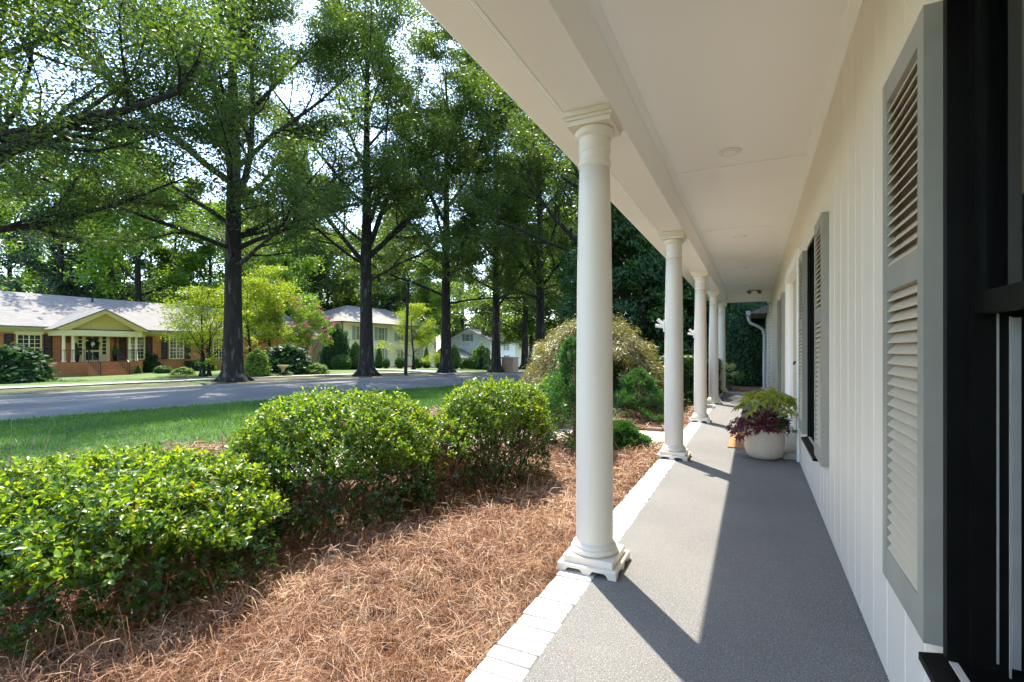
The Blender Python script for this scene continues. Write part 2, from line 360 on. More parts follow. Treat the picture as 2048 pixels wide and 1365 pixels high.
# ------------------------------------------------------------------ terrain and street
NE = [(-60, -26), (-20, -20.5), (-5, -18), (5.2, -16), (11, -14.7), (14.5, -14.0), (18.6, -12.8), (22.7, -12.0), (30, -9.4), (40, -5), (60, 6), (120, 45)]
FE = [(-60, -34), (-20, -28.5), (-3, -26), (7.8, -24), (15.7, -22.3), (20.8, -21.0), (25, -18.9), (32, -15.6), (39, -12), (60, 0), (120, 38)]
def x_near(y): return np.interp(y, [p[0] for p in NE], [p[1] for p in NE])
def x_far(y): return np.interp(y, [p[0] for p in FE], [p[1] for p in FE])
def z_street(y): return -0.60 - 0.025 * np.clip(np.asarray(y, float) - 30, 0, 60)
def z_near(x, y):
    xn = x_near(y); t = np.clip((x - xn) / (-3.2 - xn), 0, 1); t = t * t * (3 - 2 * t)
    return (z_street(np.minimum(y, 30)) + .11) * (1 - t) + (-0.09) * t
def z_far(x, y):
    d = np.clip(x_far(y) - x, 0, 60)
    return z_street(y) + .12 - .002 * d
def GZ(x, y): return float(z_near(x, y)) if x > float(x_near(y)) else float(z_far(x, y))

def strip_mesh(name, rows, xf, zf):
    V, F = [], []
    k = None
    for y in rows:
        xs = xf(y)
        k = len(xs)
        for x in xs: V.append((x, y, zf(x, y)))
    for i in range(len(rows) - 1):
        for j in range(k - 1): F.append((i * k + j, i * k + j + 1, (i + 1) * k + j + 1, (i + 1) * k + j))
    me = bpy.data.meshes.new(name); me.from_pydata(V, [], F); me.update(); return me

ROWS = sorted(set(list(np.arange(-60, -4, 4.0)) + list(np.arange(-4, 45, 0.75)) + list(np.arange(45, 121, 5.0))))
g = MB(); g.add([(-900, -900, -3.2), (900, -900, -3.2), (900, 900, -3.2), (-900, 900, -3.2)], [(0, 1, 2, 3)])
struct(g.build("ground", "far_grass"))
struct(obj("street", strip_mesh("street", ROWS, lambda y: np.linspace(x_near(y) + .02, x_far(y) - .02, 9),
           lambda x, y: float(z_street(y)) + 0.05 * (1 - ((x - (x_near(y) + x_far(y)) / 2) / 4.2) ** 2)), "asphalt"))
struct(obj("lawn", strip_mesh("lawn", ROWS, lambda y: np.concatenate([np.linspace(x_near(y) + .17, -3.2, 14), [-.95, 3, 20, 90]]),
           lambda x, y: float(z_near(x, y))), "lawn_soil"))
struct(obj("far_lawn", strip_mesh("far_lawn", ROWS, lambda y: x_far(y) - np.array([.17, 1, 2, 3.2, 4.6, 6.2, 9, 13, 18, 28, 50, 120, 400]),
           lambda x, y: float(z_far(x, y)) - .004 * max(0, (x_far(y) - x) - 60)), "far_grass"))
struct(obj("grass_verge", strip_mesh("grass_verge", ROWS, lambda y: x_far(y) - np.array([.17, .8, 1.6, 2.4, 3.2, 4.0]),
           lambda x, y: float(z_far(x, y)) + .012 + .03 * math.sin(x * 2.1 + y * .9) * math.sin(y * 1.7)), "strip_earth"))
struct(obj("pavement", strip_mesh("pavement", ROWS, lambda y: x_far(y) - np.array([4.4, 5.8]),
           lambda x, y: float(z_far(x, y)) + .05), "pavement_concrete"))
def kerb(name, side):
    V, F = [], []
    for y in ROWS:
        x0 = float(x_near(y) if side > 0 else x_far(y)); zs = float(z_street(y))
        V += [(x0 - side * .02, y, zs - .05), (x0 + side * .02, y, zs + .13), (x0 + side * .16, y, zs + .14), (x0 + side * .19, y, zs - .02)]
    for i in range(len(ROWS) - 1):
        for j in range(3): F.append((i * 4 + j, i * 4 + j + 1, i * 4 + 5 + j, i * 4 + 4 + j))
    me = bpy.data.meshes.new(name); me.from_pydata(V, [], F); me.update()
    struct(obj(name, me, "kerb_concrete"))
kerb("kerb_near", 1); kerb("kerb_far", -1)
# driveway of the cream house
dv = MB(); pts = [(at(838, 757, 31), at(884, 754, 33))]
ys = [(26.6, 29.2), (30.5, 33.0), (36, 39)]
xs = [float(x_far(27)) + .1, float(x_far(30)) - 6, -40]
for i, ((a, b), x) in enumerate(zip(ys, xs)):
    dv.v += [(x, a, GZ(x - .3, a) + .065), (x, b, GZ(x - .3, b) + .065)]
dv.f = [(0, 2, 3, 1), (2, 4, 5, 3)]
struct(dv.build("driveway", "pavement_concrete"))

# garden path from the door, swinging round behind the clipped shrubs
PATH = np.array([(-.945, 7.15), (-1.5, 7.14), (-2.1, 6.98), (-2.75, 6.6), (-3.35, 5.95), (-3.85, 5.1), (-4.25, 4.1), (-4.6, 3.0), (-4.9, 1.8), (-5.2, 0.4), (-5.4, -2), (-5.5, -6)])
PW = 0.64
def path_dist(x, y):
    x = np.asarray(x, float); y = np.asarray(y, float); best = np.full(x.shape, 1e9)
    for a, b in zip(PATH[:-1], PATH[1:]):
        d = b - a; t = np.clip(((x - a[0]) * d[0] + (y - a[1]) * d[1]) / (d @ d), 0, 1)
        best = np.minimum(best, np.hypot(x - a[0] - t * d[0], y - a[1] - t * d[1]))
    return best
def path_x(y): return np.interp(y, PATH[::-1, 1][:], PATH[::-1, 0][:])
# fine resample
_s = np.concatenate([[0], np.cumsum(np.hypot(*np.diff(PATH, axis=0).T))])
SS = np.arange(0, _s[-1], .05); PF = np.stack([np.interp(SS, _s, PATH[:, 0]), np.interp(SS, _s, PATH[:, 1])], 1)
for _ in range(12): PF[1:-1] = (PF[:-2] + PF[1:-1] * 2 + PF[2:]) / 4
TG = unit(np.gradient(PF, axis=0)); NR = np.stack([-TG[:, 1], TG[:, 0]], 1)
pm = MB()
for i in range(0, len(PF), 4):
    for s in (-1, -.33, .33, 1):
        q = PF[i] + NR[i] * PW * s; pm.v.append((q[0], q[1], GZ(q[0], q[1]) + .012))
n_ = len(pm.v) // 4
for i in range(n_ - 1):
    for j in range(3): pm.f.append((i * 4 + j, i * 4 + j + 1, i * 4 + 5 + j, i * 4 + 4 + j))
path = struct(pm.build("garden_path", "path_concrete"))
eb = MB().bbox(-.10, .10, -.05, .05, -.05, .065, .008).mesh("edging_brick"); eb.materials.append(MATS["edging_stone"])
for side in (-1, 1):
    for i in range(8, len(PF) - 90, 5):
        if side < 0 and False: continue
        q = PF[i] + NR[i] * (PW + .055) * side
        if q[0] > -1.02: continue
        o = obj("edging_brick", eb, None, path); o.location = (q[0], q[1], GZ(q[0], q[1]) + random.uniform(-.008, .008))
        o.rotation_euler = (random.uniform(-.03, .03), random.uniform(-.03, .03), math.atan2(TG[i][1], TG[i][0]) + random.uniform(-.04, .04))
        o.scale = (1.16, 1, 1)

def in_bed(x, y):
    d = path_dist(x, y)
    inner = x > path_x(np.minimum(y, 7.1))
    far = (y > 7.0) & (x > -6.2 + .25 * (y - 7))
    ok = (d > PW + .09) & ((inner & (y < 7.2)) | (far) | (d < 2.15 + .25 * np.sin(y * 1.3)))
    return ok & (x < -.935)
def bed_h(x, y): return .045 + .075 * wavy(x, y, 3, 5, .55) + .012 * wavy(x, y, 8, 3, 4.0)
gx = np.arange(-8.0, -.90, .07); gy = np.arange(-2.0, 19.0, .07)
X, Y = np.meshgrid(gx, gy); X = np.minimum(X, -.937); M = in_bed(X - .001, Y)
edge = np.clip((path_dist(X, Y) - PW - .1) / .25, 0, 1)
Z = z_near(X, Y) + .014 + np.maximum(bed_h(X, Y), -.005) * (0.25 + .75 * edge)
idx = -np.ones(X.shape, int); idx[M] = np.arange(M.sum())
q = M[:-1, :-1] & M[1:, :-1] & M[:-1, 1:] & M[1:, 1:]
F = np.stack([idx[:-1, :-1][q], idx[:-1, 1:][q], idx[1:, 1:][q], idx[1:, :-1][q]], 1)
straw_bed = struct(obj("straw_bed", big_mesh("straw_bed", np.stack([X[M], Y[M], Z[M]], 1), F), "straw_soil", smooth=True))

# pine straw: curved needles lying in tufts on the bed
def make_straw():
    rng = np.random.RandomState(5); n0 = 540000
    x = rng.uniform(-7.6, -.93, n0); y = rng.uniform(.3, 15, n0)
    dep = -x * ST + y * CT; u = (x * CT + y * ST) / np.maximum(dep, .01)
    dist = np.hypot(x, y)
    keep = in_bed(x, y) & (dep > .6) & (u > -1.15) & (u < .75) & (rng.uniform(size=n0) < np.clip((2.6 / dist) ** 1.6, 0.035, 1))
    x, y, dist = x[keep], y[keep], dist[keep]; n = len(x)
    fl = 3.2 * wavy(x, y, 21, 3, .9) + rng.normal(0, .75, n) + np.where(rng.uniform(size=n) < .3, rng.uniform(-3, 3, n), 0)
    L = rng.uniform(.09, .22, n) * np.clip(dist / 3.5, 1, 2); W = np.clip(.0009 * dist, .0015, .007) * rng.uniform(.7, 1.3, n)
    d = np.stack([np.cos(fl), np.sin(fl), np.zeros(n)], 1); b = np.stack([-d[:, 1], d[:, 0], np.zeros(n)], 1)
    bend = rng.normal(0, .28, n); lift = np.abs(rng.normal(0, .035, n)) * np.where(rng.uniform(size=n) < .12, 2.6, 1) 
    pts = []
    for t in (-.5, -.17, .17, .5):
        p = np.stack([x, y, np.zeros(n)], 1) + d * (L * t)[:, None] + b * (bend * L * (t * t * 2 - .2))[:, None]
        h = z_near(p[:, 0], p[:, 1]) + .014 + np.maximum(bed_h(p[:, 0], p[:, 1]), -.005) + .006 + rng.uniform(0, .012, n) * 0
        p[:, 2] = h + lift * (1 - 4 * t * t) * .9 + rng.uniform(0, .006, n)
        p[:, 0] = np.minimum(p[:, 0], -.905)
        pts.append(p)
    tilt = np.stack([-d[:, 1], d[:, 0], rng.normal(0, .8, n)], 1); tilt = unit(tilt) * W[:, None] * .5
    V = np.stack([w for p, k in zip(pts, (.8, 1, 1, .35)) for w in (p - tilt * k, p + tilt * k)], 1).reshape(-1, 3)
    o = (np.arange(n) * 8)[:, None]
    F = np.concatenate([o + np.array([[2 * i, 2 * i + 1, 2 * i + 3, 2 * i + 2]]) for i in range(3)], 1).reshape(-1, 4)
    s = obj("pine_straw", big_mesh("pine_straw", V, F), "straw_needle"); s["kind"] = "stuff"
    s["label"] = "loose rust brown pine needles mulching the beds"; s["category"] = "pine straw"
    return n
N_STRAW = make_straw()
def make_litter():
    rng = np.random.RandomState(61); n = 340
    y = rng.uniform(.9, 12, n); x = np.where(rng.uniform(size=n) < .75, -.92 + np.abs(rng.normal(0, .09, n)), .42 - np.abs(rng.normal(0, .05, n)))
    a = rng.uniform(0, 6.28, n); L = rng.uniform(.03, .12, n); x = np.clip(x, -.9, .36)
    P = np.stack([x, y, np.full(n, .0055)], 1); D = np.stack([np.cos(a), np.sin(a), np.zeros(n)], 1)
    V, F = rhombs(P, D, np.tile([[0, 0, 1.0]], (n, 1)), L, np.full(n, .0024)); o = obj("needle_litter", big_mesh("needle_litter", V, F), "straw_needle"); o["kind"] = "stuff"
    o["label"] = "stray pine needles blown onto the porch edge"; o["category"] = "pine straw"
make_litter()

def make_grass():
    rng = np.random.RandomState(6); n0 = 230000
    x = rng.uniform(-17.5, -4.2, n0); y = rng.uniform(-.5, 22, n0)
    dep = -x * ST + y * CT; u = (x * CT + y * ST) / np.maximum(dep, .01); dist = np.hypot(x, y)
    keep = (x > x_near(y) + .18) & ~in_bed(x, y) & (path_dist(x, y) > PW + .12) & (dep > 3) & (u > -1.12) & (u < .15) & ((y < 9) | (x < -5)) \
        & (rng.uniform(size=n0) < np.clip((7.5 / dist) ** 1.2, .15, 1))
    x, y, dist = x[keep], y[keep], dist[keep]; n = len(x)
    P = np.stack([x, y, z_near(x, y)], 1)
    h = rng.uniform(.035, .075, n) * np.clip(dist / 9, .8, 1.5); w = np.clip(.0011 * dist, .006, .02)
    a = rng.uniform(0, 6.28, n); b = np.stack([np.cos(a), np.sin(a), np.zeros(n)], 1) * (w * .5)[:, None]
    tip = P + np.stack([rng.normal(0, .5, n) * h, rng.normal(0, .5, n) * h, h], 1)
    V = np.stack([P - b, P + b, tip], 1).reshape(-1, 3)
    s = obj("lawn_grass", big_mesh("lawn_grass", V, np.arange(3 * n).reshape(-1, 3)), "grass_blade"); s["kind"] = "stuff"
    s["label"] = "mown green grass of the near front lawn"; s["category"] = "grass"
make_grass()

# ------------------------------------------------------------------ the white house with its porch
WX = 0.43                               # face of the boarded wall
house = thing("white_house", "white boarded ranch house with a columned front porch along the garden bed", "house", (0, 0, 0))
FLOOR_Y0, FLOOR_Y1 = -3.5, 15.05
pf = MB(); pf.box(-.735, WX + .3, FLOOR_Y0, FLOOR_Y1, -.35, 0.0)
porch_floor = struct(pf.build("porch_floor", "porch_aggregate"))
MB().box(-.918, -.7355, FLOOR_Y0, FLOOR_Y1, -.35, -.026).build("mortar_bed", "mortar", porch_floor)
bricks = []
for k in range(3):
    w = .0386 - .0010 * k
    b_ = MB().bbox(-.093, .093, -w, w, -.06, .0, .003 + .0008 * k).mesh("brick"); b_.materials.append(MATS["painted_brick"]); bricks.append(b_)
y = .2
while y < FLOOR_Y1 - .05:
    o = obj("brick", random.choice(bricks), None, porch_floor); o.location = (-.829 + random.uniform(-.004, .004), y, .002 + random.uniform(-.0025, .0025))
    o.rotation_euler = (random.uniform(-.01, .01), random.uniform(-.008, .008), random.uniform(-.018, .018))
    y += .0835

# wall: openings are (y0, y1, z0, z1)
OPEN = [(.60, 1.585, .41, 2.075), (4.13, 5.06, .41, 2.075), (6.05, 8.05, 0, 2.13), (9.0, 9.95, .41, 2.075)]
wall_y0, wall_y1, CEIL = -3.5, 15.0, 2.75
wb = MB(); cur = wall_y0
for (a, b, z0, z1) in OPEN:
    wb.box(WX + .02, WX + .14, cur, a, 0, CEIL + .3)
    if z0 > 0: wb.box(WX + .02, WX + .14, a, b, 0, z0)
    wb.box(WX + .02, WX + .14, a, b, z1, CEIL + .3); cur = b
wb.box(WX + .02, WX + .14, cur, wall_y1, 0, CEIL + .3)
wall = wb.build("wall", "wall_paint", house)
widths = [.16, .18, .20, .22, .235, .17]
y = 0.2; k = 0
rw = random.Random(9)
while y < wall_y1 - .02:
    w = rw.choice(widths)
    y1 = min(y + w, wall_y1)
    cuts = sorted(set([y, y1] + [e for (a, b, _, _) in OPEN for e in (a, b) if y < e < y1]))
    for a, b in zip(cuts[:-1], cuts[1:]):
        if b - a < .012: continue
        m_ = (a + b) / 2; spans = [(0.004, CEIL)]
        for (oa, ob, z0, z1) in OPEN:
            if oa <= m_ <= ob: spans = ([(0.004, z0)] if z0 > 0 else []) + [(z1, CEIL)]
        for z0, z1 in spans:
            g_ = .0022; c = .0045
            MB().prism([(WX + .0205, a + .0004), (WX + c, a + g_), (WX, a + g_ + c), (WX, b - g_ - c), (WX + c, b - g_), (WX + .0205, b - .0004)], 'z', z0, z1).build("plank", "wall_paint", wall)
    y = y1
# dark rooms behind the openings, closed boxes
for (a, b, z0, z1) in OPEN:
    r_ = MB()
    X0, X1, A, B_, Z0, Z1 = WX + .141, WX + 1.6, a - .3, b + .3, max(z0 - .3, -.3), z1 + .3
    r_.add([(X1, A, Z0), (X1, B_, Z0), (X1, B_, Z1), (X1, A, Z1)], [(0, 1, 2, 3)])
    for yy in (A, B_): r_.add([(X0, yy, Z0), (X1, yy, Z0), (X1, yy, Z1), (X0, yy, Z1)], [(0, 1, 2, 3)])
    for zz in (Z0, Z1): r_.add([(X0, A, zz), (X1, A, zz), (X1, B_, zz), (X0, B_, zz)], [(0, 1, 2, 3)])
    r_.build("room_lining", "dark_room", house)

# ceiling and its seams
ce = MB().box(-.80, WX + .14, wall_y0, 14.95, CEIL, CEIL + .03).build("ceiling", "ceiling_paint", house)
for y in (4.62, 7.02, 9.42, 11.82, 14.2):
    MB().box(-.668, WX - .03, y - .007, y + .007, CEIL - .008, CEIL + .004).build("seam_batten", "white_paint", ce)
MB().prism([(WX - .001, CEIL - .055), (WX - .012, CEIL - .05), (WX - .02, CEIL - .035), (WX - .042, CEIL - .016), (WX - .046, CEIL + .002), (WX - .001, CEIL + .002)], 'y', wall_y0, 14.75).build("crown_moulding", "white_paint", house)
# porch beam: soffit board, inner face, outer frieze
MB().box(-.908, -.668, wall_y0, 15.0, 2.44, CEIL - .002).build("porch_beam", "white_paint", house)
MB().prism([(-.668, CEIL - .05), (-.655, CEIL - .045), (-.63, CEIL - .012), (-.628, CEIL - .001), (-.668, CEIL - .001)], 'y', wall_y0, 14.75).build("crown_moulding", "white_paint", house)
ev = MB()
ev.prism([(-.921, 2.452), (-.935, 2.452), (-.947, 2.462), (-.96, 2.50), (-.995, 2.525), (-1.003, 2.54), (-1.003, 2.60), (-.921, 2.60)], 'y', wall_y0, 15.2)
ev.box(-1.075, -1.014, wall_y0, 15.2, 2.548, 2.60)
ev.prism([(-1.084, 2.575), (-1.205, 2.575), (-1.235, 2.60), (-1.25, 2.66), (-1.25, 2.70), (-1.084, 2.70)], 'y', wall_y0, 15.2)
ev.box(-1.084, -.909, wall_y0, 15.2, 2.601, 2.66)
ev.build("eave", "white_paint", house)
MB().prism([(-1.27, 2.703), (-1.27, 2.73), (5.0, 5.2), (11, 2.73), (11, 2.703), (5, 4.9)], 'y', wall_y0, 15.2).build("roof", "grey_shingle", house)
eb_ = MB().box(-.667, WX - .001, 14.76, 14.94, 2.47, CEIL - .0025); eb_.build("end_beam", "white_paint", house)
MB().box(.38, WX + .12, 14.96, 15.25, 0, 2.44).build("corner_pilaster", "white_brick", house)
MB().box(.33, WX + .12, 14.95, 15.26, 2.441, 2.75).build("pilaster_cap", "white_paint", house)
# outer shell so the house is a closed volume
sh = MB(); sh.box(8.9, 9.0, wall_y0, 15, -.3, 2.9); sh.box(WX + .141, 8.9, 14.9, 15.0, -.3, 2.9); sh.box(WX + .141, 8.9, wall_y0, wall_y0 + .1, -.3, 2.9)
sh.build("side_wall", "wall_paint", house)

# lower wing beyond the porch end
MB().box(.36, 6, 16.3, 21.5, -.3, 2.25).build("wing_wall", "white_brick", house)
MB().prism([(-.08, 2.23), (-.08, 2.26), (3.4, 3.9), (6.3, 2.3), (6.3, 2.23)], 'y', 16.0, 21.8).build("wing_roof", "grey_shingle", house)
MB().prism([(-.16, 2.18), (-.20, 2.21), (-.21, 2.31), (-.08, 2.31), (-.08, 2.18)], 'y', 16.0, 21.8).build("gutter", "gutter_grey", house)
MB().tube([(-.14, 16.6, 2.19), (-.14, 16.6, 2.10), (-.08, 16.6, 1.98), (.12, 16.6, 1.88), (.25, 16.6, 1.78), (.29, 16.6, 1.6), (.29, 16.6, 0.05), (.22, 16.55, -.02)], [.045] * 8, 8).build("downspout", "gutter_grey", house, True)
MB().box(.335, .36, 17.2, 17.8, .5, 1.8).build("wing_shutter", "shutter_frame", house)
mb_ = MB(); mb_.add([(-.93, 15.06, -.05), (.6, 15.06, -.05), (.6, 24, -.05), (-.93, 24, -.05)], [(0, 1, 2, 3)]); struct(mb_.build("mulch_bed", "straw_soil"))

def window(y0, y1, z0, z1, curtain=False):
    x = WX
    f = MB()
    # outer casing lining the opening, open towards the porch
    d0, d1 = x - .004, x + .16
    f.box(d0, d1, y1 - .028, y1 - .001, z0, z1); f.box(d0, d1, y0 + .001, y0 + .028, z0, z1)
    f.box(d0, d1, y0 + .028, y1 - .028, z1 - .03, z1 - .001)
    # stepped jamb stops
    f.box(x + .036, d1 - .002, y1 - .05, y1 - .028, z0, z1 - .03); f.box(x + .036, d1 - .002, y0 + .028, y0 + .05, z0, z1 - .03)
    w = f.build("window", "black_frame", house)
    mid = z0 + (z1 - z0) * .52
    for (xa, za, zb, nm) in ((x + .040, mid - .02, z1 - .031, "upper_sash"), (x + .122, z0 + .03, mid + .025, "lower_sash")):
        s = MB(); t = .036
        s.box(xa, xa + .032, y1 - .05 - t, y1 - .0505, za, zb); s.box(xa, xa + .032, y0 + .0505, y0 + .05 + t, za, zb)
        s.box(xa, xa + .032, y0 + .05 + t, y1 - .05 - t, za, za + .05); s.box(xa, xa + .032, y0 + .05 + t, y1 - .05 - t, zb - .045, zb)
        s.build(nm, "black_frame", w)
        MB().box(xa + .012, xa + .018, y0 + .05 + t - .004, y1 - .05 - t + .004, za + .046, zb - .041).build("pane", "green_glass" if nm == "upper_sash" else "clear_glass", w)
    tr = MB(); tr.box(x + .080, x + .0835, y1 - .0545, y1 - .0505, z0 + .03, mid - .02)
    tr.box(x + .104, x + .119, y1 - .062, y1 - .0508, z0 + .03, mid - .03); tr.box(x + .083, x + .086, y1 - .11, y1 - .105, z0 + .03, mid - .03)
    tr.build("sash_track", "silver_track", w)
    MB().prism([(x - .05, z0 - .03), (x - .05, z0 - .012), (x + .14, z0 + .022), (x + .14, z0 - .03)], 'y', y0 - .035, y1 + .012).build("sill", "black_frame", w)
    if curtain:
        c = MB(); k = 120
        for i in range(k):
            yy = y0 + .055 + (y1 - y0 - .1065) * i / (k - 1); xx = x + .0805 + .005 * math.sin(yy * 120) + .0025 * math.sin(yy * 41 + 1)
            c.v += [(xx, yy, mid + .03), (xx, yy, z1 - .032)]
        c.f = [(2 * i, 2 * i + 2, 2 * i + 3, 2 * i + 1) for i in range(k - 1)]
        c.build("curtain", "curtain_cloth", w, True)
    return w
window(*OPEN[0], curtain=True); window(*OPEN[1]); window(*OPEN[3])

def shutter(y0, y1, z0=.425, z1=2.05, slats=True):
    x0, x1 = WX - .041, WX - .001
    st, rail = .052, .10
    zm = z0 + (z1 - z0) * .60
    f = MB()
    f.box(x0, x1, y0, y0 + st, z0, z1); f.box(x0, x1, y1 - st, y1, z0, z1)
    f.box(x0 + .001, x1, y0 + st, y1 - st, z0, z0 + rail); f.box(x0 + .001, x1, y0 + st, y1 - st, z1 - rail * .75, z1)
    f.box(x0 + .001, x1, y0 + st, y1 - st, zm - .04, zm + .04)
    f.box(x1 - .004, x1 - .0005, y0 + st, y1 - st, z0 + rail, z1 - rail * .75)
    s = f.build("shutter", "shutter_frame", house)
    for (a, b) in ((z0 + rail, zm - .04), (zm + .04, z1 - rail * .75)):
        n = round((b - a) / .0335)
        pitch = (b - a) / n
        prof = [(x0 + .004, -.021), (x0 + .002, -.018), (x0 + .004, -.0145), (x1 - .007, .020), (x1 - .006, .0145)]
        me = MB().prism(prof, 'y', y0 + st + .0005, y1 - st - .0005).mesh("slat"); me.materials.append(MATS["shutter_slat"])
        for i in range(n):
            o = obj("slat", me, None, s); o.location = (0, 0, a + (i + .62) * pitch)
    return s
shutter(1.592, 2.035); shutter(3.70, 4.12); shutter(5.07, 5.49); shutter(8.57, 8.99); shutter(9.96, 10.38)

# door: white casing, twin grey-white leaves, handle
a, b, z0, z1 = OPEN[2]
dc = MB(); dc.box(WX - .022, WX + .13, a - .10, a + .02, 0, z1 + .10); dc.box(WX - .022, WX + .13, b - .02, b + .10, 0, z1 + .10)
dc.box(WX - .022, WX + .13, a + .02, b - .02, z1 - .02, z1 + .10)
dc.box(WX + .03, WX + .12, a + .02, a + .06, .02, z1 - .02); dc.box(WX + .03, WX + .12, b - .06, b - .02, .02, z1 - .02)
door = dc.build("door", "white_paint", house)
for (p, q) in ((a + .061, (a + b) / 2 - .003), ((a + b) / 2 + .003, b - .061)):
    l_ = MB(); l_.box(WX + .07, WX + .11, p, q, .03, z1 - .021)
    for (za, zb) in ((.15, .85), (1.0, 1.95)): l_.box(WX + .062, WX + .0705, p + .12, q - .12, za, zb)
    l_.build("door_leaf", "shutter_slat", door)
MB().tube([(WX + .07, 7.0, 1.02), (WX + .02, 7.0, 1.02), (WX + .015, 7.0, 1.0), (WX + .015, 6.92, 1.0)], [.012] * 4, 8).build("handle", "iron_black", door)
MB().prism([(WX - .16, .001), (WX - .14, .05), (WX + .02, .085), (WX + .12, .085), (WX + .12, .001)], 'y', a + .0, b - .0).build("threshold", "pavement_concrete", house)

# columns
def column(y, bracket=False):
    x = -.782
    prof = [(.0985, .118), (.0995, .145), (.0995, .5), (.0985, 1.0), (.095, 1.5), (.089, 1.9), (.0825, 2.16)]
    c = MB().lathe([(.098, .11)] + prof, 40).build("column", "column_paint", house, True, loc=(x, y, 0))
    bs = MB().lathe([(.112, .078), (.124, .084), (.1285, .094), (.126, .104), (.119, .110), (.113, .1115), (.1135, .114), (.116, .119), (.1155, .125), (.110, .129), (.104, .1305), (.1035, .1375), (.0995, .14), (.0985, .1455)], 40)
    bs.build("base", "column_paint", c, True)
    pl = MB(); pl.bbox(-.1345, .1345, -.1345, .1345, .042, .080, .003)
    pl.build("plinth", "column_paint", c)
    h = .158; low = MB(); low.bbox(-h, h, -h, h, .026, .0445, .003)
    # scalloped feet
    arch = [(0, 0.0005), (.030, .0005), (.036, .004), (.040, .012), (.046, .019), (.055, .0225), (.10, .0235)]
    def foot(cx, half):
        return [(cx - half, .0005), (cx + half, .0005), (cx + half + .006, .008), (cx + half + .010, .017), (cx + half + .02, .0265), (cx - half - .02, .0265), (cx - half - .010, .017), (cx - half - .006, .008)]
    for cx, half in ((0, .016),):
        for s in (-1, 1):
            low.prism(foot(cx, half), 'y', s * h - s * .022, s * h); low.prism(foot(cx, half), 'x', s * h - s * .022, s * h)
    for sx in (-1, 1):
        for sy in (-1, 1):
            cr = [(0, .0005), (.040, .0005), (.046, .008), (.050, .017), (.062, .0265), (0, .0265)]
            low.prism([(sx * (h - p), z) for p, z in cr], 'y', sy * h - sy * .022, sy * h)
            low.prism([(sy * (h - .0221 - p * .64), z - .0002 if z > .02 else z + .0002) for p, z in cr], 'x', sx * h - sx * .0215, sx * (h - .0012))
    low.build("vented_plinth", "column_paint", c)
    cp = MB().lathe([(.0825, 2.155), (.0835, 2.165), (.0885, 2.17), (.0905, 2.178), (.0885, 2.186), (.0825, 2.19), (.0825, 2.235), (.0835, 2.24), (.0875, 2.244), (.0885, 2.251), (.0865, 2.258), (.0845, 2.262),
                     (.086, 2.315), (.088, 2.32), (.094, 2.322), (.1035, 2.335), (.1075, 2.35), (.1055, 2.362), (.103, 2.366)], 40)
    cp.build("capital", "column_paint", c, True)
    ab = MB(); ab.box(-.118, .118, -.118, .118, 2.3655, 2.392); ab.box(-.1275, .1275, -.1275, .1275, 2.3925, 2.41); ab.box(-.140, .118, -.140, .140, 2.4105, 2.4395)
    ab.build("abacus", "column_paint", c)
    if bracket:
        br = MB(); br.box(-.110, -.095, -.025, .025, 1.37, 1.50)
        br.tube([(-.10, .0, 1.425), (-.195, -.005, 1.44)], [.019, .019], 10); br.tube([(-.10, 0, 1.44), (-.172, -.01, 1.51)], [.019, .019], 10)
        br.build("flag_bracket", "lamp_white", c)
    return c
for i in range(5): column(2.63 + 3.0 * i, i in (1, 2))

# ceiling lights and the floodlight
LAB = ["flat white round light before the planter, first of the porch ceiling row", "flat white round light above the doormat, second of the porch ceiling row", "flat white round light past the door, third of the porch ceiling row", "flat white round light, farthest one along the porch ceiling"]
for y, lb in zip((4.30, 7.55, 10.5, 13.4), LAB):
    t = thing("ceiling_light", lb, "ceiling light", (-.17, y, CEIL), 0, "round lights set in the porch ceiling")
    MB().lathe([(.058, -.0115), (.075, -.012), (.083, -.010), (.087, -.004), (.087, 0)], 32).build("trim_ring", "lamp_white", t, True)
    MB().lathe([(.001, -.0135), (.045, -.0135), (.058, -.0118)], 32).build("diffuser", "ceiling_paint", t, True)
t = thing("security_light", "small twin floodlight fixed under the porch ceiling at its end", "floodlight", (.02, 14.3, CEIL))
MB().lathe([(.06, -.03), (.065, -.02), (.065, 0)], 16).build("mount", "lamp_white", t, True)
for s in (-1, 1):
    MB().tube([(0, 0, -.025), (s * .06, -.02, -.05), (s * .10, -.05, -.06), (s * .12, -.13, -.09)], [.015, .015, .045, .055], 10).build("lamp_head", "gutter_grey", t, True)

# doormat
dm = thing("doormat", "tan coir doormat with dark printed lettering before the door", "doormat", (0.01, 7.12, 0))
MB().bbox(-.29, .29, -.68, .68, .001, .018, .004).build("mat", "coir", dm)
pr = MB(); rr_ = random.Random(3)
for r_ in range(5):
    yy = -.55 + r_ * .25
    for k in range(7):
        xx = -.24 + k * .07
        pr.box(xx, xx + .012, yy, yy + .15, .0175, .0192); pr.box(xx + .012, xx + .045, yy + (.0 if k % 2 else .13), yy + (.02 if k % 2 else .15), .0175, .0192)
pr.build("printed_pattern", "coir_print", dm)

# planter
PX, PY = .105, 6.02
pot = thing("planter_pot", "cream rounded planter pot standing by the door", "planter", (PX, PY, 0)); pot.scale = (.93, .93, 1)
MB().lathe([(.12, .004), (.150, .006), (.178, .022), (.198, .055), (.209, .11), (.214, .20), (.215, .345), (.214, .352), (.205, .352), (.202, .345), (.200, .30)], 48).build("bowl", "pot_glaze", pot, True)
MB().lathe([(.17, .30), (.185, .35), (.186, .362), (.178, .362), (.165, .335)], 32).build("liner", "terracotta", pot, True)
MB().lathe([(.001, .335), (.17, .33)], 24, cap=False).build("soil", "potting_soil", pot)

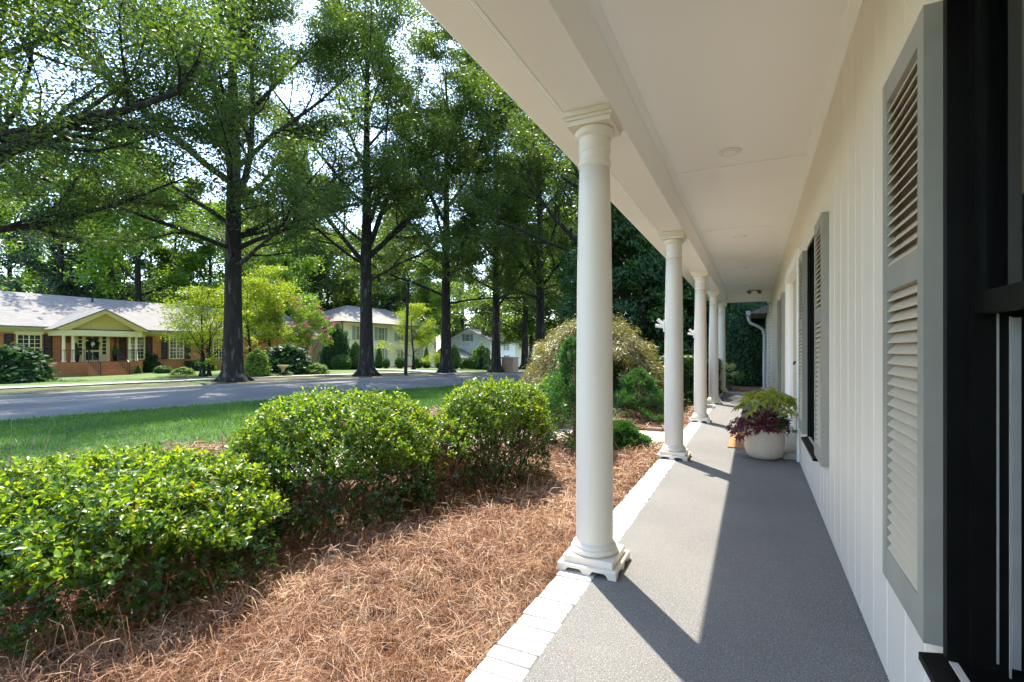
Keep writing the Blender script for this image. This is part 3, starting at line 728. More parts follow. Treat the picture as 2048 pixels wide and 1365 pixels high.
def palmate(r, lobes, cut, seed):
    """hand-shaped leaf, lying in xy with the stalk at the origin, drooping a little at the lobes"""
    m = MB(); n = lobes * 2 + 1; vs = [(0, 0, 0)]
    rr = random.Random(seed); a0, a1 = math.radians(-150), math.radians(150)
    for i in range(n):
        t = i / (n - 1); a = a0 + (a1 - a0) * t
        rad = (r * (.72 + .28 * math.cos(a * .6)) * rr.uniform(.92, 1.06)) if i % 2 else r * cut
        vs.append((rad * math.cos(a), rad * math.sin(a), -.25 * rad * rad / r if i % 2 else .05 * r))
    m.add(vs, [(0, i, i + 1) for i in range(1, n)])
    return m.mesh("leaf")
def leafy(name, label, cat, loc, specs, meshes, mat, stem_mat="stem_bark"):
    t = thing(name, label, cat, loc, 0)
    for me in meshes:
        if not me.materials: me.materials.append(MATS[mat])
    st = MB()
    for (dx, dy, dz, sc, yaw, pitch, roll) in specs:
        o = obj("leaf", random.choice(meshes), None, t); o.location = (dx, dy, dz); o.rotation_euler = (roll, pitch, yaw); o.scale = (sc,) * 3
        st.tube([(dx * .15, dy * .15, 0), (dx * .6, dy * .6, dz * .75), (dx, dy, dz)], [.004, .003, .002], 4)
    st.build("stem", stem_mat, t)
    return t
r_ = random.Random(8)
sp = []
for i in range(26):
    a = i * 2.4; ra = .04 + .25 * math.sqrt((i + .5) / 26); h = .50 - .90 * ra + r_.uniform(-.08, .05)
    sp.append((ra * math.cos(a), ra * math.sin(a), h, r_.uniform(.75, 1.2), a + r_.uniform(-.4, .4), r_.uniform(.2, .95), r_.uniform(-.45, .45)))
leafy("fatsia_plant", "lime green plant with hand shaped leaves at the top of the cream pot", "plant", (PX + .04, PY, .335), sp, [palmate(.15, 7, .40, s) for s in (1, 2, 3)], "fatsia_leaf")
sp = []
for i in range(150):
    a = r_.uniform(0, 6.283); ra = .08 + .20 * math.sqrt(r_.random())
    if math.cos(a) < -.1: ra *= 1.25
    h = .20 - 1.05 * max(0, ra - .10) + r_.uniform(-.06, .07)
    sp.append((ra * math.cos(a), ra * math.sin(a), h, r_.uniform(.7, 1.3), a + r_.uniform(-.6, .6), r_.uniform(.3, 1.3), r_.uniform(-.4, .4)))
leafy("sweet_potato_vine", "burgundy leaved vine trailing over the rim of the cream pot", "plant", (PX - .03, PY - .03, .335), sp, [palmate(.048, 5, .45, s) for s in (5, 6, 7)], "purple_leaf")
sp = [(r_.gauss(.12, .05), r_.gauss(-.06, .07), r_.uniform(.10, .24), r_.uniform(.6, 1), r_.uniform(0, 6), r_.uniform(-.3, .8), 0) for i in range(36)]
leafy("white_bedding_plant", "small white flowers among the leaves of the cream pot", "plant", (PX, PY, .335), sp, [palmate(.032, 5, .75, s) for s in (8, 9)], "white_bloom")
sp = [(r_.gauss(.13, .05), r_.gauss(-.10, .05), r_.uniform(.0, .18), r_.uniform(.6, 1.1), r_.uniform(0, 6), r_.uniform(-.3, 1.1), 0) for i in range(60)]
leafy("dark_bedding_plant", "dark green small leaved plant spilling from the pot's wall side", "plant", (PX + .02, PY, .335), sp, [palmate(.035, 4, .7, s) for s in (10, 11)], "old_leaf")

# ------------------------------------------------------------------ shrubs close to the camera
def clipped_shrub(name, label, cx, cy, rx, ry, h, n_ros, leaf, seed, n_single, sides=0.5, group=None, sparse=None):
    rng = np.random.RandomState(seed); gz = GZ(cx, cy) + .05
    t = thing(name, label, "shrub", (cx, cy, gz), 0, group)
    # points over a flattened dome; lumpy surface, thin skirts near the ground
    n = n_ros; u = rng.uniform(0, 1, n) ** .82; ph = rng.uniform(0, 2 * np.pi, n)
    lat = np.arcsin(np.clip(u * 1.25 - .25, -.25, 1.0))
    e = .78
    cxy = np.sign(np.cos(lat)) * np.abs(np.cos(lat)) ** e; sz = np.sign(np.sin(lat)) * np.abs(np.sin(lat)) ** .88
    lump = 1 + .07 * np.sin(ph * 5 + seed) * np.cos(lat * 4) + .05 * np.sin(ph * 11 + 2 * seed + lat * 9) + rng.normal(0, .03, n)
    depth = 1 - np.abs(rng.normal(0, .07, n)) - np.where(rng.uniform(size=n) < .25, rng.uniform(0, .35, n), 0)
    zc = h * .45
    P = np.stack([rx * cxy * np.cos(ph) * lump * depth, ry * cxy * np.sin(ph) * lump * depth, zc + (h - zc) * sz * lump * depth], 1)
    low = sz < 0; P[low, 2] = zc * (1 + sz[low] * 3.0); 
    if sparse is not None:
        keep = ~((sparse(P[:, 0], P[:, 1], P[:, 2])) & (rng.uniform(size=n) < .72)); P, ph, lat, cxy, sz = P[keep], ph[keep], lat[keep], cxy[keep], sz[keep]; n = len(P)
    keep = ~((P[:, 2] < .15 * h) & (rng.uniform(size=n) < np.clip(1.1 - P[:, 2] / (.15 * h), 0, .8))); P, ph, cxy, sz = P[keep], ph[keep], cxy[keep], sz[keep]; n = len(P)
    outw = unit(np.stack([np.cos(ph) * cxy / rx, np.sin(ph) * cxy / ry, np.maximum(sz, -.2) / (h - zc)], 1))
    axis = unit(outw * .8 + np.array([[0, 0, .5]]) + rng.normal(0, .5, (n, 3)))
    k = 7
    AX = np.repeat(axis, k, 0); PP = np.repeat(P, k, 0) + AX * (rng.uniform(-.045, .012, (n * k, 1)))
    rad = unit(np.cross(AX, rnd_dirs(rng, n * k)))
    op = rng.uniform(.35, 1.15, (n * k, 1)); D = unit(AX * (1.15 - op) + rad * op)
    N = unit(AX * op - rad * (1.0 - op) * .6 + rng.normal(0, .28, (n * k, 3)))
    L = leaf * rng.uniform(.6, 1.25, n * k); W = L * rng.uniform(.46, .6, n * k)
    wpos = PP + np.array([[cx, cy, gz]])
    tip = (rng.uniform(size=n * k) < .82)
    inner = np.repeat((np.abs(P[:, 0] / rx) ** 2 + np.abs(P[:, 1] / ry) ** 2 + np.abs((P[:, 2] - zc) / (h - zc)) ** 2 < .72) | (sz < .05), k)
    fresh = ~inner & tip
    pick = np.zeros(n * k, bool)
    if n_single:
        dd = np.linalg.norm(wpos - np.array([[0, 0, EYE]]), axis=1)
        dep = -wpos[:, 0] * ST + wpos[:, 1] * CT; uu = (wpos[:, 0] * CT + wpos[:, 1] * ST) / dep; vv = (wpos[:, 2] - EYE) / dep
        vis = fresh & (uu > -1.0) & (vv > -.64) & ((N * unit(np.array([[0, 0, EYE]]) - wpos)).sum(1) > .1)
        score = np.where(vis, dd * rng.uniform(.9, 1.1, n * k), 1e9); pick[np.argsort(score)[:n_single]] = True
    backlit = fresh & (PP[:, 2] > h * .5) & (rng.uniform(size=n * k) < .62)  # upper leaves get the painted backlit glow, mixed with new growth
    for nm, sel, mt in (("foliage", fresh & ~pick & ~backlit, "holly_leaf"), ("backlit_tip_foliage", backlit & ~pick, "backlit_tip_leaf"), ("inner_foliage", ~fresh & ~pick, "old_leaf")):
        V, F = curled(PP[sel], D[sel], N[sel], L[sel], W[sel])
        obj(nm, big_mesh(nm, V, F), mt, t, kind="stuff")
    if n_single:
        V, F = curled(np.zeros((1, 3)), np.array([[1.0, 0, 0]]), np.array([[0, 0, 1.0]]), 1.0, .53)
        metas = []
        for c in ((0.055, 0.120, 0.018), (0.095, 0.18, 0.020), (0.15, 0.23, 0.024), (0.035, 0.09, 0.016)):
            key = "single_leaf_%.3f" % c[0]
            if key not in MATS: leafmat(key, [c, c], 0.44, (2.0, 1.95, 0.40), 0.36, 0.4)
            me = big_mesh("leaf", V, F); me.materials.append(MATS[key]); metas.append(me)
        for i in np.nonzero(pick)[0]:
            o = obj("leaf", metas[rng.randint(4)], None, t)
            d = Vector(D[i]); nn = Vector(N[i]); b_ = nn.cross(d).normalized(); n2 = d.cross(b_).normalized()
            if n2.dot(nn) < 0: b_ = -b_; n2 = -n2
            m = Matrix((( d.x, b_.x, n2.x, PP[i][0]), (d.y, b_.y, n2.y, PP[i][1]), (d.z, b_.z, n2.z, PP[i][2]), (0, 0, 0, 1))) @ Matrix.Scale(L[i], 4)
            o.matrix_local = m
    # dead and amber leaves caught inside
    m_ = 240; idx = rng.randint(0, n, m_); Q = P[idx] * rng.uniform(.55, .95, (m_, 1)); Q[:, 2] = np.maximum(Q[:, 2], .02)
    for nm, a, b2, mt in (("withered_leaves", 0, 190, "dead_leaf"), ("amber_leaves", 190, 240, "amber_leaf")):
        V, F = curled(Q[a:b2] if nm[0] == "w" else P[idx[a:b2]] * .99, rnd_dirs(rng, b2 - a), rnd_dirs(rng, b2 - a), leaf * 1.2, leaf * .6)
        obj(nm, big_mesh(nm, V, F), mt, t, kind="stuff")
    # stems
    st = MB()
    for i in range(70):
        j = rng.randint(n); q = P[j]
        b0 = np.array([rng.normal(0, rx * .28), rng.normal(0, ry * .28), -.05]); mid = b0 * .5 + q * .45 + np.array([rng.normal(0, .05), rng.normal(0, .05), -.02])
        r0 = rng.uniform(.004, .010)
        st.tube([b0, (b0 + mid) / 2 + rng.normal(0, .015, 3), mid, (mid + q) / 2 + rng.normal(0, .02, 3), q], [r0, r0 * .85, r0 * .65, r0 * .45, .0012], 5)
        for _ in range(3):
            q2 = q + rng.normal(0, .10, 3); st.tube([mid, (mid + q2) / 2 + rng.normal(0, .02, 3), q2], [r0 * .5, r0 * .35, .001], 4)
    st.build("stems", "stem_bark", t)
    return t
GS = "clipped small leaved shrubs in the straw bed"
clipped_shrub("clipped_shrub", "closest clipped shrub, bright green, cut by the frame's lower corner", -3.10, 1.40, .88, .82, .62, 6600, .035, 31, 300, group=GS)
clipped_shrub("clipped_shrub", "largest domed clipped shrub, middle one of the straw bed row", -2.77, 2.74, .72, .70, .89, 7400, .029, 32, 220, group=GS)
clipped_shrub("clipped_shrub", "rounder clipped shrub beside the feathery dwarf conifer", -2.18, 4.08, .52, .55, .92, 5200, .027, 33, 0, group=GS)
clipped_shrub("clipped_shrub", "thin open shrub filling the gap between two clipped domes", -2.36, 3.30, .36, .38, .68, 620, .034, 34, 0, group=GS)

def lumpy_points(rng, n, lumps, squash=.8):
    """points on many lumps; lumps: (k,4) x,y,z,r ; returns points + outward dirs"""
    lumps = np.asarray(lumps); w = lumps[:, 3] ** 2; i = rng.choice(len(lumps), n, p=w / w.sum())
    d = rnd_dirs(rng, n); d[:, 2] = np.abs(d[:, 2]) * np.where(rng.uniform(size=n) < .75, 1, -1)
    r = lumps[i, 3] * rng.uniform(.62, 1.05, n)
    P = lumps[i, :3] + d * r[:, None] * np.array([[1, 1, squash]])
    return P, d

def conifer(label, cx, cy, h, r, seed):
    rng = np.random.RandomState(seed); t = thing("dwarf_conifer", label, "conifer", (cx, cy, GZ(cx, cy) + .03), 0, "feathery dwarf conifers by the path")
    n = 1300; zz = rng.uniform(.03, 1, n) ** 1.1; rad = r * (1 - zz) ** .75 * (1 + .28 * np.sin(zz * 19 + seed)) * rng.uniform(.55, 1.12, n) + .02
    a = rng.uniform(0, 6.283, n) ; a = a + .5 * np.sin(a * 3 + seed + zz * 8)
    C = np.stack([rad * np.cos(a), rad * np.sin(a), zz * h], 1)
    out = unit(np.stack([np.cos(a), np.sin(a), np.full(n, .75) + .5 * zz], 1) + rng.normal(0, .25, (n, 3)))
    k = 30
    O = np.repeat(out, k, 0); side = unit(np.cross(O, np.repeat(rnd_dirs(rng, n), k, 0))); sp = rng.uniform(-1, 1, (n * k, 1))
    D = unit(O + side * sp * 1.1 + rng.normal(0, .18, (n * k, 3)))
    P = np.repeat(C, k, 0) + D * rng.uniform(.0, .085, (n * k, 1))
    V, F = rhombs(P, D, rnd_dirs(rng, n * k), rng.uniform(.02, .042, n * k), rng.uniform(.007, .013, n * k))
    obj("foliage", big_mesh("foliage", V, F), "cypress_leaf", t, kind="stuff")
    st = MB(); st.tube([(0, 0, -.05), (.01, .01, h * .5), (0, 0, h * .92)], [.03, .018, .004], 6)
    for i in range(0, n, 14): q = C[i]; st.tube([(0, 0, max(.02, q[2] - .12)), q * .6 + np.array([0, 0, q[2] * .35]), q], [.008, .005, .002], 4)
    st.build("trunk", "stem_bark", t)
conifer("tall feathery dwarf conifer beside the first column", -1.98, 5.80, 1.33, .52, 3)
conifer("low feathery dwarf conifer across the path by the second column", -1.80, 8.75, .84, .62, 5)
conifer("small grey green conifer seedling at the foot of the tall one", -1.42, 6.02, .30, .26, 6)

def weeping_maple(cx, cy, R, H):
    rng = np.random.RandomState(14); t = thing("weeping_maple", "mounded weeping maple with lacy olive and bronze leaves", "tree", (cx, cy, GZ(cx, cy)))
    lumps = []
    for i in range(150):
        a = rng.uniform(0, 6.283); f = math.sqrt(rng.uniform(0, 1)); z = H * (1 - .80 * f ** 2.3) * rng.uniform(.80, 1.0)
        lumps.append((R * f * math.cos(a), R * f * math.sin(a), z - .1, rng.uniform(.18, .34)))
    n = 2600; P, d = lumpy_points(rng, n, lumps, .6)
    outa = np.arctan2(P[:, 1], P[:, 0]); O = np.stack([np.cos(outa), np.sin(outa), np.full(n, -.55)], 1)
    k = 18
    PP = np.repeat(P, k, 0) + rng.normal(0, .045, (n * k, 3)); D = unit(np.repeat(O, k, 0) + rng.normal(0, .55, (n * k, 3)))
    V, F = rhombs(PP, D, unit(np.array([[0, 0, 1.0]]) + rng.normal(0, .5, (n * k, 3))), rng.uniform(.05, .095, n * k), rng.uniform(.009, .017, n * k))
    obj("crown", big_mesh("crown", V, F), "maple_leaf", t, kind="stuff")
    st = MB(); st.tube([(0, 0, -.1), (.05, .02, .5), (.0, .08, H * .55)], [.09, .075, .06], 8)
    for i in range(0, 150, 3):
        x, y, z, r = lumps[i]; st.tube([(0, .05, H * .5), (x * .4, y * .4, H * .72 + .1), (x * .8, y * .8, z * .6 + H * .32), (x, y, z)], [.035, .026, .014, .004], 5)
    st.build("trunk", "grey_bark", t)
weeping_maple(-2.95, 9.9, 1.52, 2.0)

# ------------------------------------------------------------------ trees
def grow(seed, H, r0, fork, limbs, R, n2, n3, leaves, leaf, mat_leaf, spread=.42, flat=.55, low=.2, sides=9, lean=(0, 0), leaf_up=.8, extra_limbs=(), topw=.34, skirt=.33, carve=1.2):
    """returns (bark mesh, crown mesh). trunk to `fork`, then limbs with boughs, twigs and leaf sprays"""
    rng = np.random.RandomState(seed); VB, FB, off = [], [], 0
    def put(p, r, n):
        nonlocal off
        v, f = tube_arrays(np.array(p), np.array(r), n); VB.append(v); FB.extend([tuple(i + off for i in q) for q in f]); off += len(v)
    def walk(p, d, L, n, wob, up):
        pts = [np.array(p, float)]; d = np.array(d, float)
        for _ in range(n):
            d = d + rng.normal(0, wob, 3) + np.array([0, 0, up]); d /= np.linalg.norm(d); pts.append(pts[-1] + d * L / n)
        return np.array(pts)
    tz = np.linspace(0, H * .86, 14); tp = np.stack([lean[0] * (tz / H) ** 1.5 + np.cumsum(rng.normal(0, .05, 14)) * (tz / H), lean[1] * (tz / H) ** 1.5 + np.cumsum(rng.normal(0, .05, 14)) * (tz / H), tz], 1)
    tr = r0 * np.where(tz < fork, 1 - .28 * tz / fork, .72 * (1 - (tz - fork) / (H * .88 - fork)) ** .85 + .02)
    fl = np.array([-.3, 0, .12, .3, .55, .9, 1.5]); fr = r0 * np.array([2.0, 1.75, 1.55, 1.35, 1.2, 1.1, 1.02])
    put(np.concatenate([np.stack([0 * fl, 0 * fl, fl], 1), tp[2:]]), np.concatenate([fr, tr[2:]]), sides + 5)
    for i in range(7):      # root buttresses
        a = i * .9 + rng.uniform(-.2, .2); put([(math.cos(a) * r0 * .5, math.sin(a) * r0 * .5, .75), (math.cos(a) * r0 * 1.3, math.sin(a) * r0 * 1.3, .22), (math.cos(a) * r0 * 2.3, math.sin(a) * r0 * 2.3, -.06)], [r0 * .4, r0 * .36, r0 * .14], 6)
    tips = []
    def branch(p, d, L, r, lvl):
        n = 7 if lvl == 1 else 4
        pts = walk(p, d, L, n, .10 if lvl == 1 else .16, .045 if lvl == 1 else .02)
        rad = r * (1 - np.linspace(0, 1, n + 1) * (.82 if lvl < 3 else .75))
        put(pts, rad, 7 if lvl == 1 else (4 if lvl == 2 else 3))
        if lvl == 3: tips.append(pts); return
        cnt = n2 if lvl == 1 else n3
        for i in range(cnt):
            t = .22 + .78 * (i + rng.uniform(0, 1)) / cnt if lvl == 1 else .15 + .85 * (i + rng.uniform(0, 1)) / cnt
            t = min(t, .99); j = int(t * n); fcn = t * n - j; q = pts[j] * (1 - fcn) + pts[j + 1] * fcn
            ax = unit(pts[j + 1] - pts[j]); sd = unit(np.cross(ax, rnd_dirs(rng, 1)[0])); sd[2] *= .6
            ang = rng.uniform(.55, 1.05); dd = unit(ax * math.cos(ang) + sd * math.sin(ang))
            LL = L * rng.uniform(.30, .50) * (1 - .45 * t) if lvl == 1 else rng.uniform(.55, 1.25) * max(.7, L / 3.2)
            branch(q, dd, LL, rad[j] * (.55 if lvl == 1 else .5), lvl + 1)
        if lvl == 2: tips.append(pts[1:])
    def trunk_pt(h):
        return np.array([np.interp(h, tz, tp[:, 0]), np.interp(h, tz, tp[:, 1]), h])
    for i in range(limbs):
        f = i / max(1, limbs - 1); h = fork * (1 - low) + (H * .80 - fork * (1 - low)) * f ** 1.25
        a = i * 2.399 + rng.uniform(-.3, .3); el = math.radians(8 + 62 * f ** .8 + rng.uniform(-8, 8))
        L = R * (1.05 - topw * f) * rng.uniform(.85, 1.1)
        branch(trunk_pt(h), (math.cos(a) * math.cos(el), math.sin(a) * math.cos(el), math.sin(el)), L, max(.03, np.interp(h, tz, tr) * rng.uniform(.42, .62) * (.5 + .5 * min(1, f * 2.5))), 1)
    for (h, a, el, L, r) in extra_limbs:
        branch(trunk_pt(h), (math.cos(a) * math.cos(el), math.sin(a) * math.cos(el), math.sin(el)), L, r, 1)
    T = np.concatenate([p for p in tips]); w = np.concatenate([np.linspace(.4, 1, len(p)) for p in tips])
    i = rng.choice(len(T), leaves, p=w / w.sum()); P = T[i] + rng.normal(0, spread, (leaves, 3)) * np.array([[1, 1, flat]])
    val = np.zeros(leaves)
    for _ in range(5):
        kd = rnd_dirs(rng, 1)[0] * (2 * np.pi / rng.uniform(1.8, 4.4)); val = val + np.sin(P @ kd + rng.uniform(0, 6.28))
    keep = (P[:, 2] > fork * skirt) & (val < carve) & (P[:, 2] < H * .98); P = P[keep]; n = len(P)
    D = rnd_dirs(rng, n); D[:, 2] = D[:, 2] * .6 - .15
    N = unit(rnd_dirs(rng, n) + np.array([[0, 0, leaf_up]]))
    V, F = rhombs(P, D, N, leaf * rng.uniform(.7, 1.3, n), leaf * rng.uniform(.32, .48, n))
    cm = big_mesh("crown", V, F); cm.materials.append(MATS[mat_leaf])
    bm_ = bpy.data.meshes.new("trunk"); bm_.from_pydata(np.concatenate(VB).tolist(), [], FB); bm_.update()
    bm_.polygons.foreach_set("use_smooth", [True] * len(bm_.polygons)); bm_.materials.append(MATS["oak_bark"])
    return bm_, cm
def plant(name, label, x, y, meshes, rz=0, s=1.0, group=None, sz=None, cat="tree", z=None, bark=None):
    t = thing(name, label, cat, (x, y, GZ(x, y) - .02 if z is None else z), rz, group); t.scale = (s, s, sz or s)
    b = obj("trunk", meshes[0], None, t); obj("crown", meshes[1], None, t)
    return t

GO = "tall oaks along the far kerb"
rad = math.radians
oak0 = grow(101, 24, .55, 7.0, 20, 10.6, 10, 6, 190000, .158, "oak_leaf", .38, .5, carve=.95,
            extra_limbs=((6.2, rad(30), rad(12), 11.5, .26), (7.2, rad(62), rad(24), 11, .24), (5.6, rad(-10), rad(8), 10, .2), (8.2, rad(10), rad(28), 10.5, .2), (5.5, rad(75), rad(5), 9, .17)))
oak1 = grow(102, 26, .47, 9.6, 20, 10.2, 10, 6, 215000, .155, "oak_leaf", .38, .5, low=.38, carve=.75,
            extra_limbs=((9.4, rad(70), rad(62), 9, .2), (9.8, rad(200), rad(68), 9, .2), (7.4, rad(55), rad(26), 10.5, .15), (6.4, rad(-35), rad(14), 10, .11), (6.8, rad(20), rad(20), 9.5, .13)))
oak2 = grow(103, 27, .43, 8.5, 19, 10.2, 9, 6, 130000, .185, "oak_leaf", .38, .5, low=.3,
            extra_limbs=((7.4, rad(65), rad(38), 10, .2), (7.8, rad(80), rad(52), 10, .2), (7.0, rad(235), rad(40), 9, .17)))
oak3 = grow(104, 26, .39, 7.0, 17, 9.6, 9, 5, 98000, .21, "oak_leaf", .38, .5, low=.3, skirt=.85)
def pz(px, d): p = at(px, 700, d); return p.x, p.y
plant("oak_tree", "oak whose trunk stands outside the frame, its limbs reaching over the street", -24.6, 5.2, oak0, 0, 1, GO)
x, y = pz(466, 25.6); plant("oak_tree", "thickest street oak trunk, directly before the brick house's end", x, y, oak1, 0, 1, GO)
x, y = pz(733, 31.2); plant("oak_tree", "street oak standing before the cream house's corner", x, y, oak2, 0, 1, GO)
x, y = pz(892, 34.8); plant("oak_tree", "street oak between the leaning pole and the white gabled house", x, y, oak3, .6, 1, GO)
x, y = pz(992, 39.5); plant("oak_tree", "slim street oak before the white gabled house's porch", x, y, oak3, 2.7, .95, GO)
x, y = pz(1080, 38); plant("oak_tree", "oak rising from behind the weeping maple", x, y, oak2, 2.1, .92, GO)
x, y = pz(1186, 27.5); plant("oak_tree", "near side oak whose trunk hides behind the first column", x, y, oak2, 5.3, .95, GO)
x, y = pz(1190, 47); plant("oak_tree", "farther oak seen past the first column's upper half", x, y, oak3, 4.4, 1.0, GO)
x, y = pz(775, 76); plant("oak_tree", "oak behind the cream house's roof, past the second street oak", x, y, oak3, 3.6, .9, GO)

# wood behind the houses
bg_a = grow(201, 20, .34, 5.5, 11, 6.5, 6, 4, 22000, .42, "bright_leaf", .62, .6, low=.4)
bg_b = grow(202, 21, .34, 6.0, 11, 6.0, 6, 4, 22000, .42, "oak_leaf", .60, .6, low=.4)
bg_c = grow(203, 24, .30, 9.0, 14, 4.2, 5, 4, 17000, .40, "pine_leaf", .55, .45, low=.5, leaf_up=.2)
GB = "trees behind the houses"
BG = [  # px, depth, mesh, scale, label
    (-40, 50, bg_a, 1.05, "bright green tree rising past the brick roof's outer end"), (120, 47, bg_c, 1.0, "dark pine behind the brick roof, nearest its vent pipe"),
    (215, 52, bg_c, 1.05, "dark pine behind the brick roof's middle"), (20, 58, bg_c, 1.1, "dark pine behind the brick roof's outer end"),
    (275, 47, bg_a, 1.12, "bright green rounded tree crown above the brick roof"), (350, 56, bg_b, 1.05, "mid green tree behind the yellow dogwood"),
    (420, 52, bg_a, .9, "light green tree behind the thickest oak trunk"), (520, 58, bg_b, 1.0, "dark green tree above the yellow tree"),
    (600, 66, bg_c, 1.0, "blue green pine above the pink crape myrtle"), (560, 50, bg_a, .75, "bright tree crowding behind the crape myrtle"),
    (655, 72, bg_b, 1.0, "tree behind the cream house's hipped roof end"), (700, 84, bg_a, 1.0, "light tree rising over the cream roof ridge"),
    (765, 78, bg_c, 1.0, "pine standing behind the cream house"), (800, 92, bg_a, 1.05, "light green tree seen past the leaning pole"),
    (870, 98, bg_b, .85, "tree in the gap between cream house and white house"), (915, 104, bg_a, .62, "pale green tree above the white gable peak"),
    (960, 110, bg_a, .6, "pale green tree farther down the street behind the gable"), (1030, 90, bg_a, .8, "light green tree at the street's bend"),
    (1085, 70, bg_b, .85, "green tree behind the maple where the street bends"), (1130, 58, bg_a, .95, "bright tree filling the space over the maple"),
    (1180, 66, bg_b, 1.0, "tall green tree beyond the first column"), (170, 72, bg_b, 1.2, "tall tree far behind the brick house"), (480, 80, bg_b, 1.25, "tall tree far behind the street oaks"),
    (300, 78, bg_c, 1.2, "tall pine far behind the brick house's wing"), (80, 80, bg_a, 1.2, "tall light tree far behind the brick house"), (1062, 62, bg_b, .8, "green tree beside the slim street oak"),
    (-120, 62, bg_b, 1.2, "dark tree at the frame's edge behind the brick house"), (610, 92, bg_b, 1.2, "tall tree far behind the crape myrtle"), (740, 110, bg_b, 1.2, "tall tree far behind the cream house"),
    (640, 66, bg_b, 1.3, "tall tree between the thickest oak and the cream house"), (810, 82, bg_b, 1.45, "tall tree over the cream house's far end"), (925, 96, bg_b, 1.4, "tall tree crown above the white gabled house"), (1050, 56, bg_b, 1.2, "tall tree crown over the street's bend"),
    (1000, 84, bg_b, .95, "dark leafy tree where the street curves away"), (895, 88, bg_b, .95, "green tree between the two far houses, behind the third oak"), (855, 70, bg_a, .8, "light tree peeping over the cream roof's far end"),
]
for i, (px, d, m, s, lb) in enumerate(BG):
    x, y = pz(px, d); plant("pine_tree" if m is bg_c else "broadleaf_tree", lb, x, y, m, i * 1.7, s, GB)
# big dark evergreens on the near side, beyond the columns
def evergreen(seed, H, R, n, leaf, mat="dark_leaf"):
    rng = np.random.RandomState(seed); lumps = []
    for i in range(210):
        z = rng.uniform(.02, 1) ** .9; a = rng.uniform(0, 6.283); rr = R * math.sin(math.pi * min(1, (.22 + .78 * z) ** .9)) ** .6 * rng.uniform(.55, 1.0)
        lumps.append((rr * math.cos(a), rr * math.sin(a), .3 + z * (H - .6), rng.uniform(.4, .95) * R / 3.2))
    P, d = lumpy_points(rng, n, lumps, .7)
    V, F = rhombs(P, rnd_dirs(rng, n), unit(d + rng.normal(0, .5, (n, 3)) + np.array([[0, 0, .5]])), leaf * rng.uniform(.7, 1.3, n), leaf * rng.uniform(.4, .55, n))
    cm = big_mesh("crown", V, F); cm.materials.append(MATS[mat])
    st = MB(); st.tube([(0, 0, -.3), (.05, 0, H * .4), (0, 0, H * .9)], [R * .07, R * .05, .02], 8)
    for i in range(0, 210, 5): x, y, z, r = lumps[i]; st.tube([(0, 0, z * .75), (x * .5, y * .5, z * .92), (x, y, z)], [R * .02, R * .013, .006], 5)
    b = st.mesh("trunk"); b.materials.append(MATS["oak_bark"]); return b, cm
eg = evergreen(301, 11, 3.4, 30000, .22); eg2 = evergreen(302, 10, 3.0, 26000, .21, "box_leaf")
GE = "dark evergreens beyond the porch columns"
for i, (px, d, m, s, lb) in enumerate([(1285, 23, eg, 1.0, "tall dark evergreen seen between the first two columns"), (1225, 30, eg2, 1.1, "dark evergreen rising just past the first column"), (1375, 22, eg2, .95, "dark evergreen between the second and third columns"),
        (1330, 31, eg, 1.3, "taller evergreen farther behind the second column"), (1440, 24, eg, 1.0, "dark evergreen behind the last columns"), (1500, 29, eg2, 1.1, "dark evergreen seen through the porch's open end"), (1560, 27, eg, 1.1, "evergreen standing behind the house wing")]):
    x, y = pz(px, d); plant("evergreen_tree", lb, x, y, m, i * 1.1, s, GE)

# ------------------------------------------------------------------ shrub kinds used around the place
def ball(seed, n, leaf, kind="ball", mat="box_leaf", rough=.04):
    """unit shrub: radius .5, height 1, standing on z=0"""
    rng = np.random.RandomState(seed); d = rnd_dirs(rng, n); z = d[:, 2]
    if kind == "ball": P = d * .5 * np.array([[1, 1, 1.0]]) + np.array([[0, 0, .5]])
    elif kind == "egg": P = np.stack([d[:, 0] * .5 * (1 - .25 * z), d[:, 1] * .5 * (1 - .25 * z), z * .5 + .5], 1)
    elif kind == "cone":
        zz = 1 - np.sqrt(rng.uniform(0, 1, n)); a = rng.uniform(0, 6.283, n); r = .5 * (1 - zz) ** .8 * np.clip(zz * 8, .5, 1)
        P = np.stack([r * np.cos(a), r * np.sin(a), zz], 1); d = unit(np.stack([np.cos(a), np.sin(a), np.full(n, .4)], 1))
    elif kind == "mound":
        P = np.stack([d[:, 0] * .5, d[:, 1] * .5, np.abs(z) ** .8], 1); d[:, 2] = np.abs(d[:, 2])
        P *= (1 + .10 * np.sin(P[:, 0:1] * 17 + seed) * np.sin(P[:, 1:2] * 15) + .07 * np.sin(P[:, 2:3] * 14 + P[:, 0:1] * 9))
    elif kind == "hedge":
        P = np.sign(d) * np.abs(d) ** .35; P = P / np.abs(P).max(1, keepdims=True) * .5 * rng.uniform(.97, 1.0, (n, 1)); P[:, 2] += .5
    P = P + d * (rng.normal(0, rough, (n, 1)) - np.abs(rng.normal(0, rough, (n, 1))))
    V, F = rhombs(P, rnd_dirs(rng, n), unit(d + rng.normal(0, .55, (n, 3))), leaf * rng.uniform(.7, 1.3, n), leaf * rng.uniform(.45, .6, n))
    me = big_mesh("foliage", V, F); me.materials.append(MATS[mat]); return me
